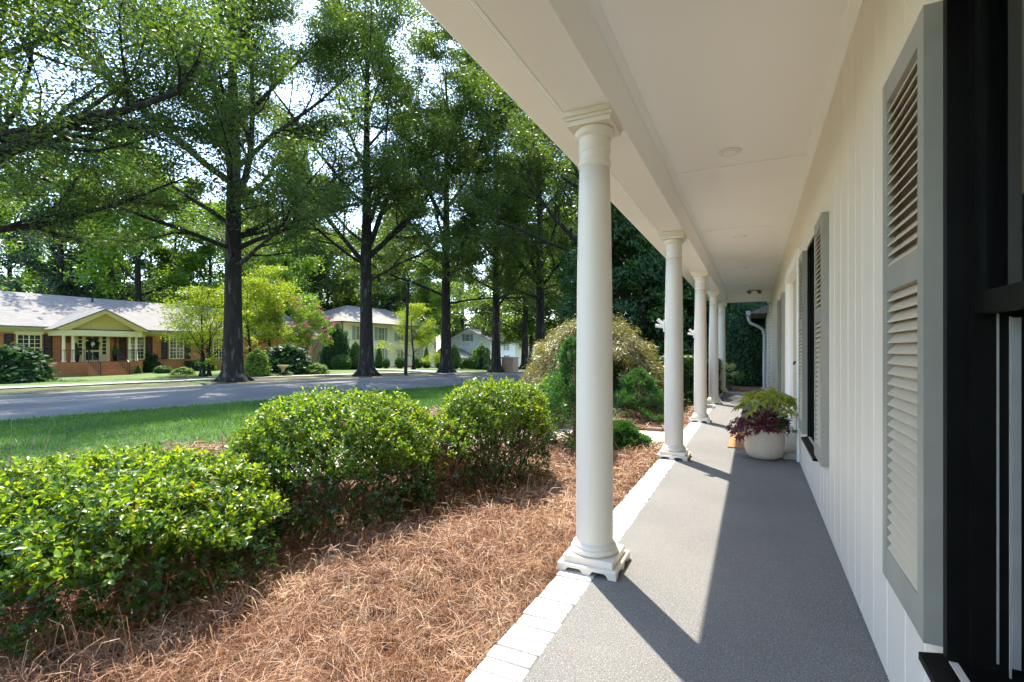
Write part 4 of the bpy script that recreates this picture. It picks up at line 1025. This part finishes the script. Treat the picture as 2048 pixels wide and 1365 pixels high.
def core_mesh(kind, mat):  # added solid core, coloured dark to stand for the shaded bush interior
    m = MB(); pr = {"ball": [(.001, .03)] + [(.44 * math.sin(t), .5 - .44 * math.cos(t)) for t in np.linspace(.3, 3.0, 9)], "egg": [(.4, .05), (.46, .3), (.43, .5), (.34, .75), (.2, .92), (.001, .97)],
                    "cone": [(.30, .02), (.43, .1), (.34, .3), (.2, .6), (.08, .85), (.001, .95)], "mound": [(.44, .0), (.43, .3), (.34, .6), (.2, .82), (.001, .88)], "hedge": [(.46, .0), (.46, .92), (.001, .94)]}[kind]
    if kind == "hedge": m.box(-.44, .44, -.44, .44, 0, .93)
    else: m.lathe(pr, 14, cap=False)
    me = m.mesh("shade_core"); me.materials.append(MATS[mat]); return me
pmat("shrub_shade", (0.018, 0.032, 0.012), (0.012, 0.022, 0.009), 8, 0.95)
KIND = {}
for nm, kd, n, lf, mt, ro in (("tight_ball", "ball", 4200, .075, "box_leaf", .018), ("tight_cone", "cone", 3600, .075, "box_leaf", .02), ("tight_egg", "egg", 4200, .075, "box_leaf", .03), ("loose_mound", "mound", 5200, .085, "dark_leaf", .05),
                              ("lime_mound", "mound", 4800, .085, "lime_shrub_leaf", .05), ("box_mound", "mound", 4800, .08, "box_leaf", .04), ("hedge_block", "hedge", 5200, .06, "box_leaf", .02), ("big_leaf", "mound", 3600, .13, "dark_leaf", .07), ("ivy", "mound", 4200, .05, "ivy_leaf", .07), ("tall_shrub", "mound", 15000, .045, "dark_leaf", .05)):
    KIND[nm] = (ball(hash(nm) % 97 if False else len(nm) * 7 + n % 89, n, lf, kd, mt, ro), core_mesh(kd, "shrub_shade"))
def shrub(label, kind, x, y, w, h, d=None, rz=0.0, name=None, z=None, group=None):
    t = thing(name or ("clipped_bush" if kind.startswith("tight") or kind == "hedge_block" else "leafy_bush"), label, "shrub", (x, y, GZ(x, y) if z is None else z), rz, group)
    t.scale = (w, d or w, h)
    obj("foliage", KIND[kind][0], None, t, kind="stuff"); obj("shade_core", KIND[kind][1], None, t)
    return t
def pshrub(label, kind, px, ybase, wpx, hpx, d, dd=None, rz=0.0, name=None):
    x, y = pz(px, d); z = EYE - (ybase - 700) / FPX * d
    shrub(label, kind, x, y, wpx * d / FPX, hpx * d / FPX + max(0, z - GZ(x, y)), dd, rz, name, z=min(z, GZ(x, y)))
# near side, behind the path
shrub("dense clipped hedge behind the low conifer, past the second column", "hedge_block", -2.2, 11.9, 2.0, 1.12, 1.9, .1)
shrub("clipped hedge block between the third column and the maple", "hedge_block", -1.35, 13.6, 1.1, 1.0, 2.0, 0)
shrub("dark mound tucked under the weeping maple's skirt", "loose_mound", -1.95, 10.4, 1.3, .75, 1.0, .5)
shrub("olive mound between the round clipped shrub and the maple", "lime_mound", -3.05, 7.75, 1.1, .72, .9, .5)
shrub("tall rounded camellia at the porch's open end", "tall_shrub", -.42, 19.2, 2.3, 2.75, 2.0, .3)
shrub("dark hedge mass behind the porch end, beside the downspout", "tall_shrub", .55, 22.4, 3.2, 4.0, 2.0, .2)
hy = thing("hydrangea", "small pale green hydrangea by the last column", "shrub", (-.62, 16.4, GZ(-.6, 16.4)))
rng = np.random.RandomState(77)
for i in range(9):
    c = np.array([rng.normal(0, .22), rng.normal(0, .15), rng.uniform(.45, .85)])
    P, d = lumpy_points(rng, 130, [(*c, .10)], 1)
    V, F = rhombs(P, rnd_dirs(rng, 130), d, .045, .04); obj("flower_head", big_mesh("flower_head", V, F), "hydrangea_bloom", hy, kind="stuff")
P, d = lumpy_points(rng, 260, [(0, 0, .3, .32), (.15, .1, .45, .25), (-.18, 0, .4, .25)], .8)
V, F = rhombs(P, rnd_dirs(rng, 260), unit(d + np.array([[0, 0, 1]])), .13, .08); obj("foliage", big_mesh("foliage", V, F), "box_leaf", hy, kind="stuff")
s_ = MB()
for i in range(8): s_.tube([(0, 0, -.05), (rng.normal(0, .1), rng.normal(0, .1), .3), (rng.normal(0, .2), rng.normal(0, .15), .6)], [.008, .006, .004], 4)
s_.build("stems", "stem_bark", hy)

# across the street
pshrub("large glossy camellia spreading at the brick house's outer end", "big_leaf", 18, 778, 120, 76, 25.5)
pshrub("rounded green ball bush under the brick house's first window", "tight_ball", 89, 752, 31, 20, 34)
pshrub("small pointed bush beside the brick steps, on their window side", "tight_cone", 155, 752, 22, 23, 34)
pshrub("slim pointed bush just past the brick steps", "tight_cone", 277, 750, 16, 20, 35)
pshrub("squat ball bush past the slim pointed bush", "tight_ball", 327, 750, 31, 18, 35.5)
pshrub("low hedge along the brick house's end wall", "hedge_block", 385, 746, 96, 26, 40, 1.0, .2)
pshrub("pale yellow green mound before the low hedge", "lime_mound", 366, 756, 42, 19, 33)
pshrub("leafy rhododendron under the brick porch's corner", "big_leaf", 298, 742, 34, 32, 37.5)
pshrub("leggy dark bush before the brick house's first window", "loose_mound", 100, 736, 34, 28, 36)
pshrub("light green rounded bush just past the thickest oak", "lime_mound", 514, 748, 46, 44, 30)
pshrub("wide grey green rhododendron behind the birdbath", "big_leaf", 572, 748, 92, 52, 34)
pshrub("low pale bush by the birdbath's far side", "lime_mound", 632, 752, 48, 22, 34)
pshrub("tiny pale plant at the birdbath's foot", "ivy", 572, 752, 26, 9, 31)
pshrub("tall dark bush against the cream house's side wall", "loose_mound", 672, 744, 56, 82, 44)
pshrub("round dark ball bush at the cream house's corner", "tight_ball", 683, 745, 40, 36, 43)
pshrub("egg shaped clipped bush beside the cream house corner", "tight_egg", 711, 742, 24, 56, 44)
pshrub("narrow cone bush before the cream house's first window", "tight_cone", 758, 732, 20, 44, 53)
pshrub("small ball bush beside the narrow cone", "tight_ball", 772, 731, 16, 14, 52)
pshrub("ball bush by the cream house's steps, pole side", "tight_ball", 800, 732, 20, 18, 53)
pshrub("ball bush by the cream house's steps, far side", "tight_ball", 836, 732, 22, 18, 55)
pshrub("narrow cone bush at the cream facade's far end", "tight_cone", 853, 732, 18, 42, 57)
pshrub("egg shaped bush hidden half behind the third oak", "tight_egg", 882, 735, 22, 38, 50)
pshrub("egg shaped bush on the third oak's far side", "tight_egg", 908, 735, 24, 44, 49)
pshrub("big round bush before the white garage", "tight_ball", 940, 739, 34, 24, 50)
pshrub("small round bush beside the big one at the garage", "tight_ball", 926, 738, 22, 22, 52)
pshrub("yellow green mound behind the small lamp post", "lime_mound", 962, 728, 42, 32, 56)
pshrub("tiny ball bush under the small lamp post", "tight_ball", 973, 741, 14, 11, 48)
pshrub("dark bush against the slim oak's trunk", "loose_mound", 962, 738, 26, 22, 52)
for i, (lb, px, yb, w, h, d) in enumerate([("ivy patch before the brick house's lawn", 130, 776, 150, 15, 26), ("ivy strip under the brick house's porch", 135, 757, 110, 9, 33), ("ivy patch round the thickest oak's near side", 355, 762, 90, 11, 30), ("ivy strip along the bed by the birdbath", 545, 757, 80, 8, 30.5), ("grey green ground cover before the white garage", 925, 745, 60, 6, 47)]):
    pshrub(lb, "ivy", px, yb, w, h, d, 1.6, .9, "ground_cover")

# flowering and yellow small trees
small_y = grow(401, 5.6, .11, 1.4, 9, 3.4, 7, 5, 11000, .15, "yellow_leaf", .24, .3, low=.35, sides=5)
small_g = grow(402, 7.5, .14, 1.6, 10, 3.2, 7, 5, 13000, .17, "yellow_leaf", .30, .45, low=.3, sides=5)
x, y = pz(405, 31); plant("dogwood_tree", "yellow green dogwood with two slim trunks before the brick house", x, y, small_y, .4, 1.0)
x, y = pz(418, 31.4); plant("dogwood_tree", "second slim dogwood trunk leaning beside the yellow dogwood", x, y, small_y, 2.9, .8)
x, y = pz(540, 39); plant("dogwood_tree", "tall lime yellow tree just past the thickest oak trunk", x, y, small_g, 0, 1.12)
x, y = pz(500, 36); plant("dogwood_tree", "lime tree half hidden behind the thickest oak trunk", x, y, small_g, 2, .95)
x, y = pz(827, 47); plant("dogwood_tree", "yellow dogwood on the lawn before the cream house's door", x, y, small_g, 1.2, .86)
cm = thing("crape_myrtle", "pink flowering crape myrtle with many bare stems", "tree", (*pz(608, 39), GZ(*pz(608, 39)))); rng = np.random.RandomState(55)
lumps, blooms, st = [], [], MB()
for i in range(46):
    a = rng.uniform(0, 6.283); f = rng.uniform(.15, 1); z = 2.1 + 3.2 * rng.uniform(0, 1) * (1.1 - .35 * f); x_, y_ = 2.1 * f * math.cos(a), 2.1 * f * math.sin(a)
    lumps.append((x_, y_, z, rng.uniform(.3, .55)));  blooms.append((x_ * 1.08, y_ * 1.08, z + rng.uniform(.25, .55), rng.uniform(.12, .32)))
    if i < 16: st.tube([(x_ * .08, y_ * .08, -.1), (x_ * .2, y_ * .2, 1.1), (x_ * .6, y_ * .6, z * .75), (x_, y_, z)], [.05, .042, .025, .008], 6)
P, d = lumpy_points(rng, 9000, lumps, .8); V, F = rhombs(P, rnd_dirs(rng, 9000), unit(d + rng.normal(0, .6, (9000, 3))), .14, .075)
obj("crown", big_mesh("crown", V, F), "bright_leaf", cm, kind="stuff")
P, d = lumpy_points(rng, 2200, blooms, 1.3); V, F = rhombs(P, rnd_dirs(rng, 2200), d, .09, .07); obj("blossom", big_mesh("blossom", V, F), "pink_bloom", cm, kind="stuff")
st.build("trunk", "grey_bark", cm, True)

# ------------------------------------------------------------------ street furniture
p = at(811, 752, 32.3); z = GZ(p.x, p.y)
pole = thing("street_lamp", "slightly leaning dark street lamp pole beside the driveway", "street lamp", (p.x, p.y, z))
MB().tube([(0, 0, -.3), (.06, .05, 3), (.14, .10, 6.2)], [.115, .10, .08], 12).build("pole", "pole_wood", pole, True)
MB().tube([(.14, .10, 6.0), (.6, .5, 6.35), (1.2, 1.0, 6.5), (1.55, 1.3, 6.5)], [.03, .028, .026, .025], 8).build("arm", "gutter_grey", pole, True)
MB().tube([(1.5, 1.25, 6.5), (1.6, 1.35, 6.49), (1.8, 1.5, 6.47), (1.9, 1.58, 6.46)], [.04, .09, .10, .03], 10).build("lamp_head", "gutter_grey", pole, True)
p = at(968, 741, 48); lp = thing("garden_lamp", "small black lantern post on the white house's lawn", "lamp post", (p.x, p.y, GZ(p.x, p.y)))
MB().lathe([(.09, 0), (.07, .1), (.04, .2), (.035, 1.6), (.06, 1.65)], 10).build("post", "iron_black", lp, True)
MB().lathe([(.07, 1.66), (.12, 1.95)], 6).build("lantern_glass", "far_glass", lp); MB().lathe([(.15, 1.96), (.05, 2.08), (.02, 2.2)], 6).build("lantern_roof", "iron_black", lp)
p = at(566, 748, 31.0); bb = thing("birdbath", "sandstone pedestal birdbath before the grey green rhododendron", "birdbath", (p.x, p.y, GZ(p.x, p.y)))
MB().lathe([(.20, 0), (.19, .06), (.12, .10), (.10, .35), (.12, .48), (.16, .52)], 20).build("pedestal", "sandstone", bb, True)
MB().lathe([(.15, .521), (.26, .58), (.33, .66), (.34, .70), (.31, .70), (.24, .63), (.02, .60)], 24, cap=False).build("basin", "sandstone", bb, True)
p = at(1020, 751, 40); bp_ = thing("brick_pier", "square brick pier at the street's far end beside the maple", "pier", (p.x, p.y, GZ(p.x, p.y) - .1))
MB().box(-.5, .5, -.5, .5, 0, 1.22).build("shaft", "pier_brick", bp_); MB().bbox(-.55, .55, -.55, .55, 1.221, 1.32, .02).build("cap", "kerb_concrete", bp_)

# ------------------------------------------------------------------ houses across the street (facades face +x)
def fwin(parent, y, z, w, h, face='x', pos=0.0, nx=4, ny=4, frame="cream_trim", t=.07, double=True, head=False):
    """window on a wall: frame with muntins, panes behind; face 'x' = facade, 'y' = side wall looking towards -y"""
    f = MB(); g_ = MB()
    def bx(m, a0, a1, b0, b1, o0, o1):
        if face == 'x': m.box(pos + o0, pos + o1, a0, a1, b0, b1)
        else: m.box(a0, a1, pos - o1, pos - o0, b0, b1)
    bx(f, y, y + t, z, z + h, .002, .07); bx(f, y + w - t, y + w, z, z + h, .002, .07)
    bx(f, y + t, y + w - t, z, z + t, .002, .09); bx(f, y + t, y + w - t, z + h - t, z + h, .002, .07)
    if head: bx(f, y - .08, y + w + .08, z + h, z + h + .14, .002, .12)
    if double: bx(f, y + t, y + w - t, z + h * .5 - .03, z + h * .5 + .03, .002, .06)
    for i in range(1, nx):
        c = y + t + (w - 2 * t) * i / nx; wd = .035 if (nx == 4 and i == 2) else .014; bx(f, c - wd, c + wd, z + t, z + h - t, .003, .045)
    for j in range(1, ny):
        if double and j * 2 == ny: continue
        c = z + t + (h - 2 * t) * j / ny; bx(f, y + t, y + w - t, c - .014, c + .014, .0035, .044)
    wdw = f.build("window", frame, parent)
    bx(g_, y + t - .01, y + w - t + .01, z + t - .01, z + h - t + .01, .0025, .02); g_.build("pane", "far_glass", wdw)
    return wdw
def fshut(parent, y, z, w, h, mat, face='x', pos=0.0):
    m = MB()
    def bx(a0, a1, b0, b1, o1):
        if face == 'x': m.box(pos + .002, pos + o1, a0, a1, b0, b1)
        else: m.box(a0, a1, pos - o1, pos - .002, b0, b1)
    bx(y, y + .06, z, z + h, .05); bx(y + w - .06, y + w, z, z + h, .05)
    for b0, b1 in ((z, z + .1), (z + h * .45, z + h * .45 + .09), (z + h - .1, z + h)): bx(y + .06, y + w - .06, b0, b1, .05)
    n = int(h / .09)
    for i in range(n): bx(y + .06, y + w - .06, z + .1 + i * (h - .2) / n, z + .1 + (i + .75) * (h - .2) / n, .035)
    m.build("shutter", mat, parent)

HX = -41.0
# --- brick ranch house
h1 = thing("brick_house", "single storey red brick house with a yellow gabled porch", "house", (HX, 17.8, -.62)); Z0 = -.62
E = 3.20                                  # eave over ground
w1 = MB(); w1.box(-9.5, 0, -13, 19, -.5, E); w1.build("wall", "red_brick", h1)
MB().prism([(.62, E - .02), (.62, E + .07), (-5.0, 5.80), (-10.3, E + .07), (-10.3, E - .02), (-5.0, 5.6)], 'y', -13.6, 19.6).build("roof", "grey_shingle", h1)
MB().prism([(.003, E - .34), (.10, E - .30), (.55, E - .05), (.55, E - .021), (.003, E - .021)], 'y', -13.5, 19.5).build("eave_trim", "cream_trim", h1)
MB().tube([(-4.2, 2.0, 5.2), (-4.2, 2.0, 5.75)], [.07, .07], 8).build("vent_pipe", "iron_black", h1)
# porch
FLR = .97
pb = MB(); pb.box(.002, 1.62, -2.35, 2.45, -.3, FLR); pb.build("porch_base", "red_brick", h1)
for i in range(5): MB().box(1.6203 + i * .30, 1.6203 + (i + 1) * .30, -.80, .95, -.3, FLR - .17 * (i + 1) + .02).build("step", "red_brick", h1)
for y in (-2.0, -1.52, 1.72, 2.12):
    c = MB(); c.lathe([(.13, FLR + .02), (.13, FLR + .08), (.095, FLR + .12), (.085, E - .60), (.11, E - .56), (.11, E - .5)], 14, (1.45, y, 0)); c.build("porch_column", "cream_trim", h1, True)
MB().box(.004, 1.70, -2.25, 2.40, E - .50, E - .12).build("porch_beam", "cream_trim", h1)
MB().prism([(-1.75, E - .10), (1.95, E - .10), (.10, E + 1.05)], 'x', 1.40, 1.55).build("gable_panel", "yellow_gable", h1)
MB().prism([(-2.75, E - .119), (-2.67, E - .119), (.10, E + 1.27), (2.87, E - .119), (2.95, E - .119), (.10, E + 1.36)], 'x', -2.6, 1.85).build("gable_roof", "grey_shingle", h1)
MB().prism([(-2.6, E - .1195), (-1.8, E - .1195), (.10, E + 1.02), (2.0, E - .1195), (2.8, E - .1195), (.10, E + 1.265)], 'x', 1.555, 1.84).build("gable_trim", "yellow_gable", h1)
MB().box(1.40, 1.69, -1.70, 1.90, E - .115, E - .06).build("gable_ledge", "iron_black", h1)
dr = MB(); dr.box(.003, .06, -.85, 1.10, FLR, FLR + 1.92); dr.box(.06, .12, -.88, -.74, FLR, FLR + 1.92); dr.box(.06, .12, .99, 1.13, FLR, FLR + 1.92); dr.box(.06, .14, -.92, 1.17, FLR + 1.85, FLR + 2.05)
dr.box(.06, .10, -.38, -.33, FLR, FLR + 1.85); dr.box(.06, .10, .60, .65, FLR, FLR + 1.85)
door1 = dr.build("door", "cream_trim", h1)
for (a, b, c, d) in ((-.24, .09, .12, .68), (.17, .50, .12, .68), (-.24, .09, .80, 1.40), (.17, .50, .80, 1.40), (-.24, .09, 1.50, 1.72), (.17, .50, 1.50, 1.72)): MB().box(.0601, .075, a, b, FLR + c, FLR + d).build("pane", "far_glass", door1)
for s0 in (-.66, .72):
    for j in range(5): MB().box(.0601, .075, s0, s0 + .2, FLR + .50 + j * .26, FLR + .50 + j * .26 + .21).build("pane", "far_glass", door1)
rng = np.random.RandomState(3); a = rng.uniform(0, 6.283, 500); ring = np.stack([np.full(500, .13) + rng.normal(0, .03, 500), .13 + (.30 + rng.normal(0, .05, 500)) * np.cos(a), FLR + 1.2 + (.30 + rng.normal(0, .05, 500)) * np.sin(a)], 1)
V, F = rhombs(ring, rnd_dirs(rng, 500), rnd_dirs(rng, 500), .11, .06)
wr = thing("wreath", "leafy green wreath hanging on the brick house's front door", "wreath", (HX, 17.8, -.62)); obj("foliage", big_mesh("foliage", V, F), "dark_leaf", wr, kind="stuff")
MB().box(.10, .16, .03, .22, FLR + 1.13, FLR + 1.32).build("card", "lamp_white", wr)
for (y, w) in ((-8.2, 1.3), (-3.78, 1.22), (2.30, 1.10), (5.12, 1.10), (8.6, 1.05)):
    hh = 1.72; z = E - .42 - hh
    fwin(h1, y, z, w, hh, nx=4, ny=6, head=True)
    fshut(h1, y - .55, z, .44, hh, "navy_shutter"); fshut(h1, y + w + .10, z, .44, hh, "navy_shutter")
for y in (-1.25, 1.45):
    MB().box(.003, .10, y - .05, y + .05, FLR + 1.45, FLR + 1.55).lathe([(.05, 0), (.09, .05), (.09, .28), (.02, .38)], 6, (.16, y, FLR + 1.3)).build("wall_lantern", "iron_black", h1)
for y in (-.75, .90):
    r_ = MB(); zt = FLR
    r_.tube([(1.60, y, zt + .82), (3.1, y, zt - .06)], [.03, .03], 6)
    for i in range(8): xx = 1.62 + i * .205; zz = zt - (xx - 1.6) * .57; r_.tube([(xx, y, zz - .05), (xx, y, zz + .82)], [.014, .014], 4)
    r_.tube([(1.60, y, zt), (1.60, y, zt + .84)], [.025, .025], 6); r_.tube([(3.1, y, zt - .9), (3.1, y, zt)], [.025, .025], 6)
    y2 = -2.2 if y < 0 else 2.3
    r_.tube([(1.56, y, zt + .80), (1.56, y2, zt + .80)], [.02, .02], 6)
    for i in range(8): yy = y + (y2 - y) * i / 7; r_.tube([(1.56, yy, zt), (1.56, yy, zt + .80)], [.01, .01], 4)
    r_.build("handrail", "iron_black", h1)
for y, lb in ((-1.02, "potted cone topiary at the brick house's door, window side"), (1.22, "potted cone topiary at the brick house's door, lantern side")):
    tp_ = thing("potted_topiary", lb, "topiary", (HX + .65, 17.8 + y, Z0 + FLR))
    MB().lathe([(.13, 0), (.19, .42), (.21, .42), (.19, .38)], 14, cap=False).build("pot", "iron_black", tp_, True)
    o = obj("foliage", KIND["tight_cone"][0], None, tp_, kind="stuff"); o.location = (0, 0, .38); o.scale = (.46, .46, .95)
    o = obj("core", KIND["tight_cone"][1], None, tp_); o.location = (0, 0, .38); o.scale = (.46, .46, .95)
# --- cream two-storey house
h2 = thing("cream_house", "cream two storey house with grey green shutters and hipped roof", "house", (HX, 41.2, -1.05))
E2 = 5.35
MB().box(-9, 0, 0, 17.5, -.5, E2).build("wall", "cream_siding", h2)
rf = MB(); o_ = .55
rf.add([(o_, -o_, E2 + .05), (o_, 17.5 + o_, E2 + .05), (-9 - o_, 17.5 + o_, E2 + .05), (-9 - o_, -o_, E2 + .05), (-4.5, 5.0, 7.75), (-4.5, 12.5, 7.75)], [(0, 1, 5, 4), (1, 2, 5), (2, 3, 4, 5), (3, 0, 4), (3, 2, 1, 0)])
rf.build("roof", "tan_shingle", h2)
gt = MB(); gt.box(o_ - .1, o_ + .03, -o_, 17.5 + o_, E2 - .06, E2 + .045); gt.box(-9 - o_, o_ - .1, -o_ - .03, -o_ + .1, E2 - .06, E2 + .045); gt.build("gutter", "bronze_gutter", h2)
MB().box(-8.9, .45, -.45, 17.9, E2 - .05, E2 + .04).build("eave_soffit", "cream_trim", h2)
MB().tube([(.1, -.40, E2 - .05), (-.02, -.12, E2 - .35), (-.02, -.08, .1)], [.06, .06, .06], 8).build("downspout", "bronze_gutter", h2)
MB().box(.001, .05, -.04, .5, -.3, E2 - .06).build("quoin", "cream_trim", h2)
for y in (1.9, 5.6, 9.3, 13.0):
    fwin(h2, y, 3.35, 1.15, 1.6, nx=4, ny=6); fshut(h2, y - .55, 3.35, .48, 1.6, "sage_shutter"); fshut(h2, y + 1.22, 3.35, .48, 1.6, "sage_shutter")
for y in (1.9, 5.6, 13.0):
    fwin(h2, y, .35, 1.15, 2.05, nx=4, ny=8); fshut(h2, y - .55, .3, .48, 2.15, "sage_shutter"); fshut(h2, y + 1.22, .3, .48, 2.15, "sage_shutter")
d2 = MB().box(.003, .08, 9.0, 9.12, .1, 2.6).box(.003, .08, 10.5, 10.62, .1, 2.6).box(.003, .10, 8.95, 10.67, 2.45, 2.75).box(.003, .05, 9.12, 10.5, .1, 2.45).build("door", "cream_trim", h2)
for a_ in (9.25, 9.87): MB().box(.0501, .06, a_, a_ + .5, 1.2, 2.3).build("pane", "far_glass", d2)
MB().box(.003, 1.0, 8.6, 11.0, -.2, .18).build("front_step", "red_brick", h2)
fwin(h2, -3.2, .6, .9, 1.5, 'y', 0.0, 2, 4); fwin(h2, -3.2, 3.35, .9, 1.5, 'y', 0.0, 2, 4)
# --- white gabled house, gable end towards us
h3 = thing("white_gabled_house", "white clapboard house with a front gable and a lower garage wing", "house", (-37.3, 68.6, -1.60))
EV = 4.15
MB().prism([(-8.2, -.5), (0, -.5), (0, EV), (-4.1, 6.05), (-8.2, EV)], 'y', 0, 9).build("wall", "white_siding", h3)
r3 = MB(); r3.prism([(.5, EV - .15), (.5, EV - .02), (-4.1, 6.22), (-8.7, EV - .02), (-8.7, EV - .15), (-4.1, 6.06)], 'y', -.35, 9.3); r3.build("roof", "tan_shingle", h3)
MB().prism([(.42, EV - .36), (.42, EV - .16), (-4.1, 6.05), (-8.62, EV - .16), (-8.62, EV - .36), (-4.1, 5.84)], 'y', -.30, -.12).build("barge_board", "lamp_white", h3)
fwin(h3, -4.65, 4.15, .95, 1.15, 'y', 0.0, 3, 4, "lamp_white"); fshut(h3, -5.15, 4.15, .42, 1.15, "grey_shutter", 'y'); fshut(h3, -3.62, 4.15, .42, 1.15, "grey_shutter", 'y')
MB().prism([(-9.6, -.5), (-1.6, -.5), (-1.6, 1.25), (-5.6, 2.85), (-9.6, 1.25)], 'y', -4.5, -.002).build("garage_wall", "white_siding", h3)
MB().prism([(-1.2, 1.02), (-1.2, 1.16), (-5.6, 3.02), (-10, 1.16), (-10, 1.02), (-5.6, 2.88)], 'y', -4.85, -.003).build("garage_roof", "grey_shingle", h3)
fwin(h3, -5.4, -.02, .95, 1.15, 'y', -4.5, 3, 4, "lamp_white"); fshut(h3, -5.9, -.02, .42, 1.15, "grey_shutter", 'y', -4.5); fshut(h3, -4.37, -.02, .42, 1.15, "grey_shutter", 'y', -4.5)
# facade part with porch to the side, seen past the slim oak
MB().box(-5, 0, 9.002, 21, -.5, EV + .6).build("main_wall", "cream_wall", h3)
MB().prism([(.7, EV + .55), (.7, EV + .68), (-3, 6.9), (-6.6, EV + .68), (-6.6, EV + .55)], 'y', 9.31, 21.5).build("main_roof", "tan_shingle", h3)
for y in (2.0, 5.2):
    fwin(h3, y, 2.7, .95, 1.3, nx=2, ny=4, frame="lamp_white"); fshut(h3, y - .46, 2.7, .4, 1.3, "sage_shutter"); fshut(h3, y + 1.02, 2.7, .4, 1.3, "sage_shutter")
    fwin(h3, y, .25, .95, 1.6, nx=2, ny=4, frame="lamp_white"); fshut(h3, y - .46, .25, .4, 1.6, "navy_shutter"); fshut(h3, y + 1.02, .25, .4, 1.6, "navy_shutter")
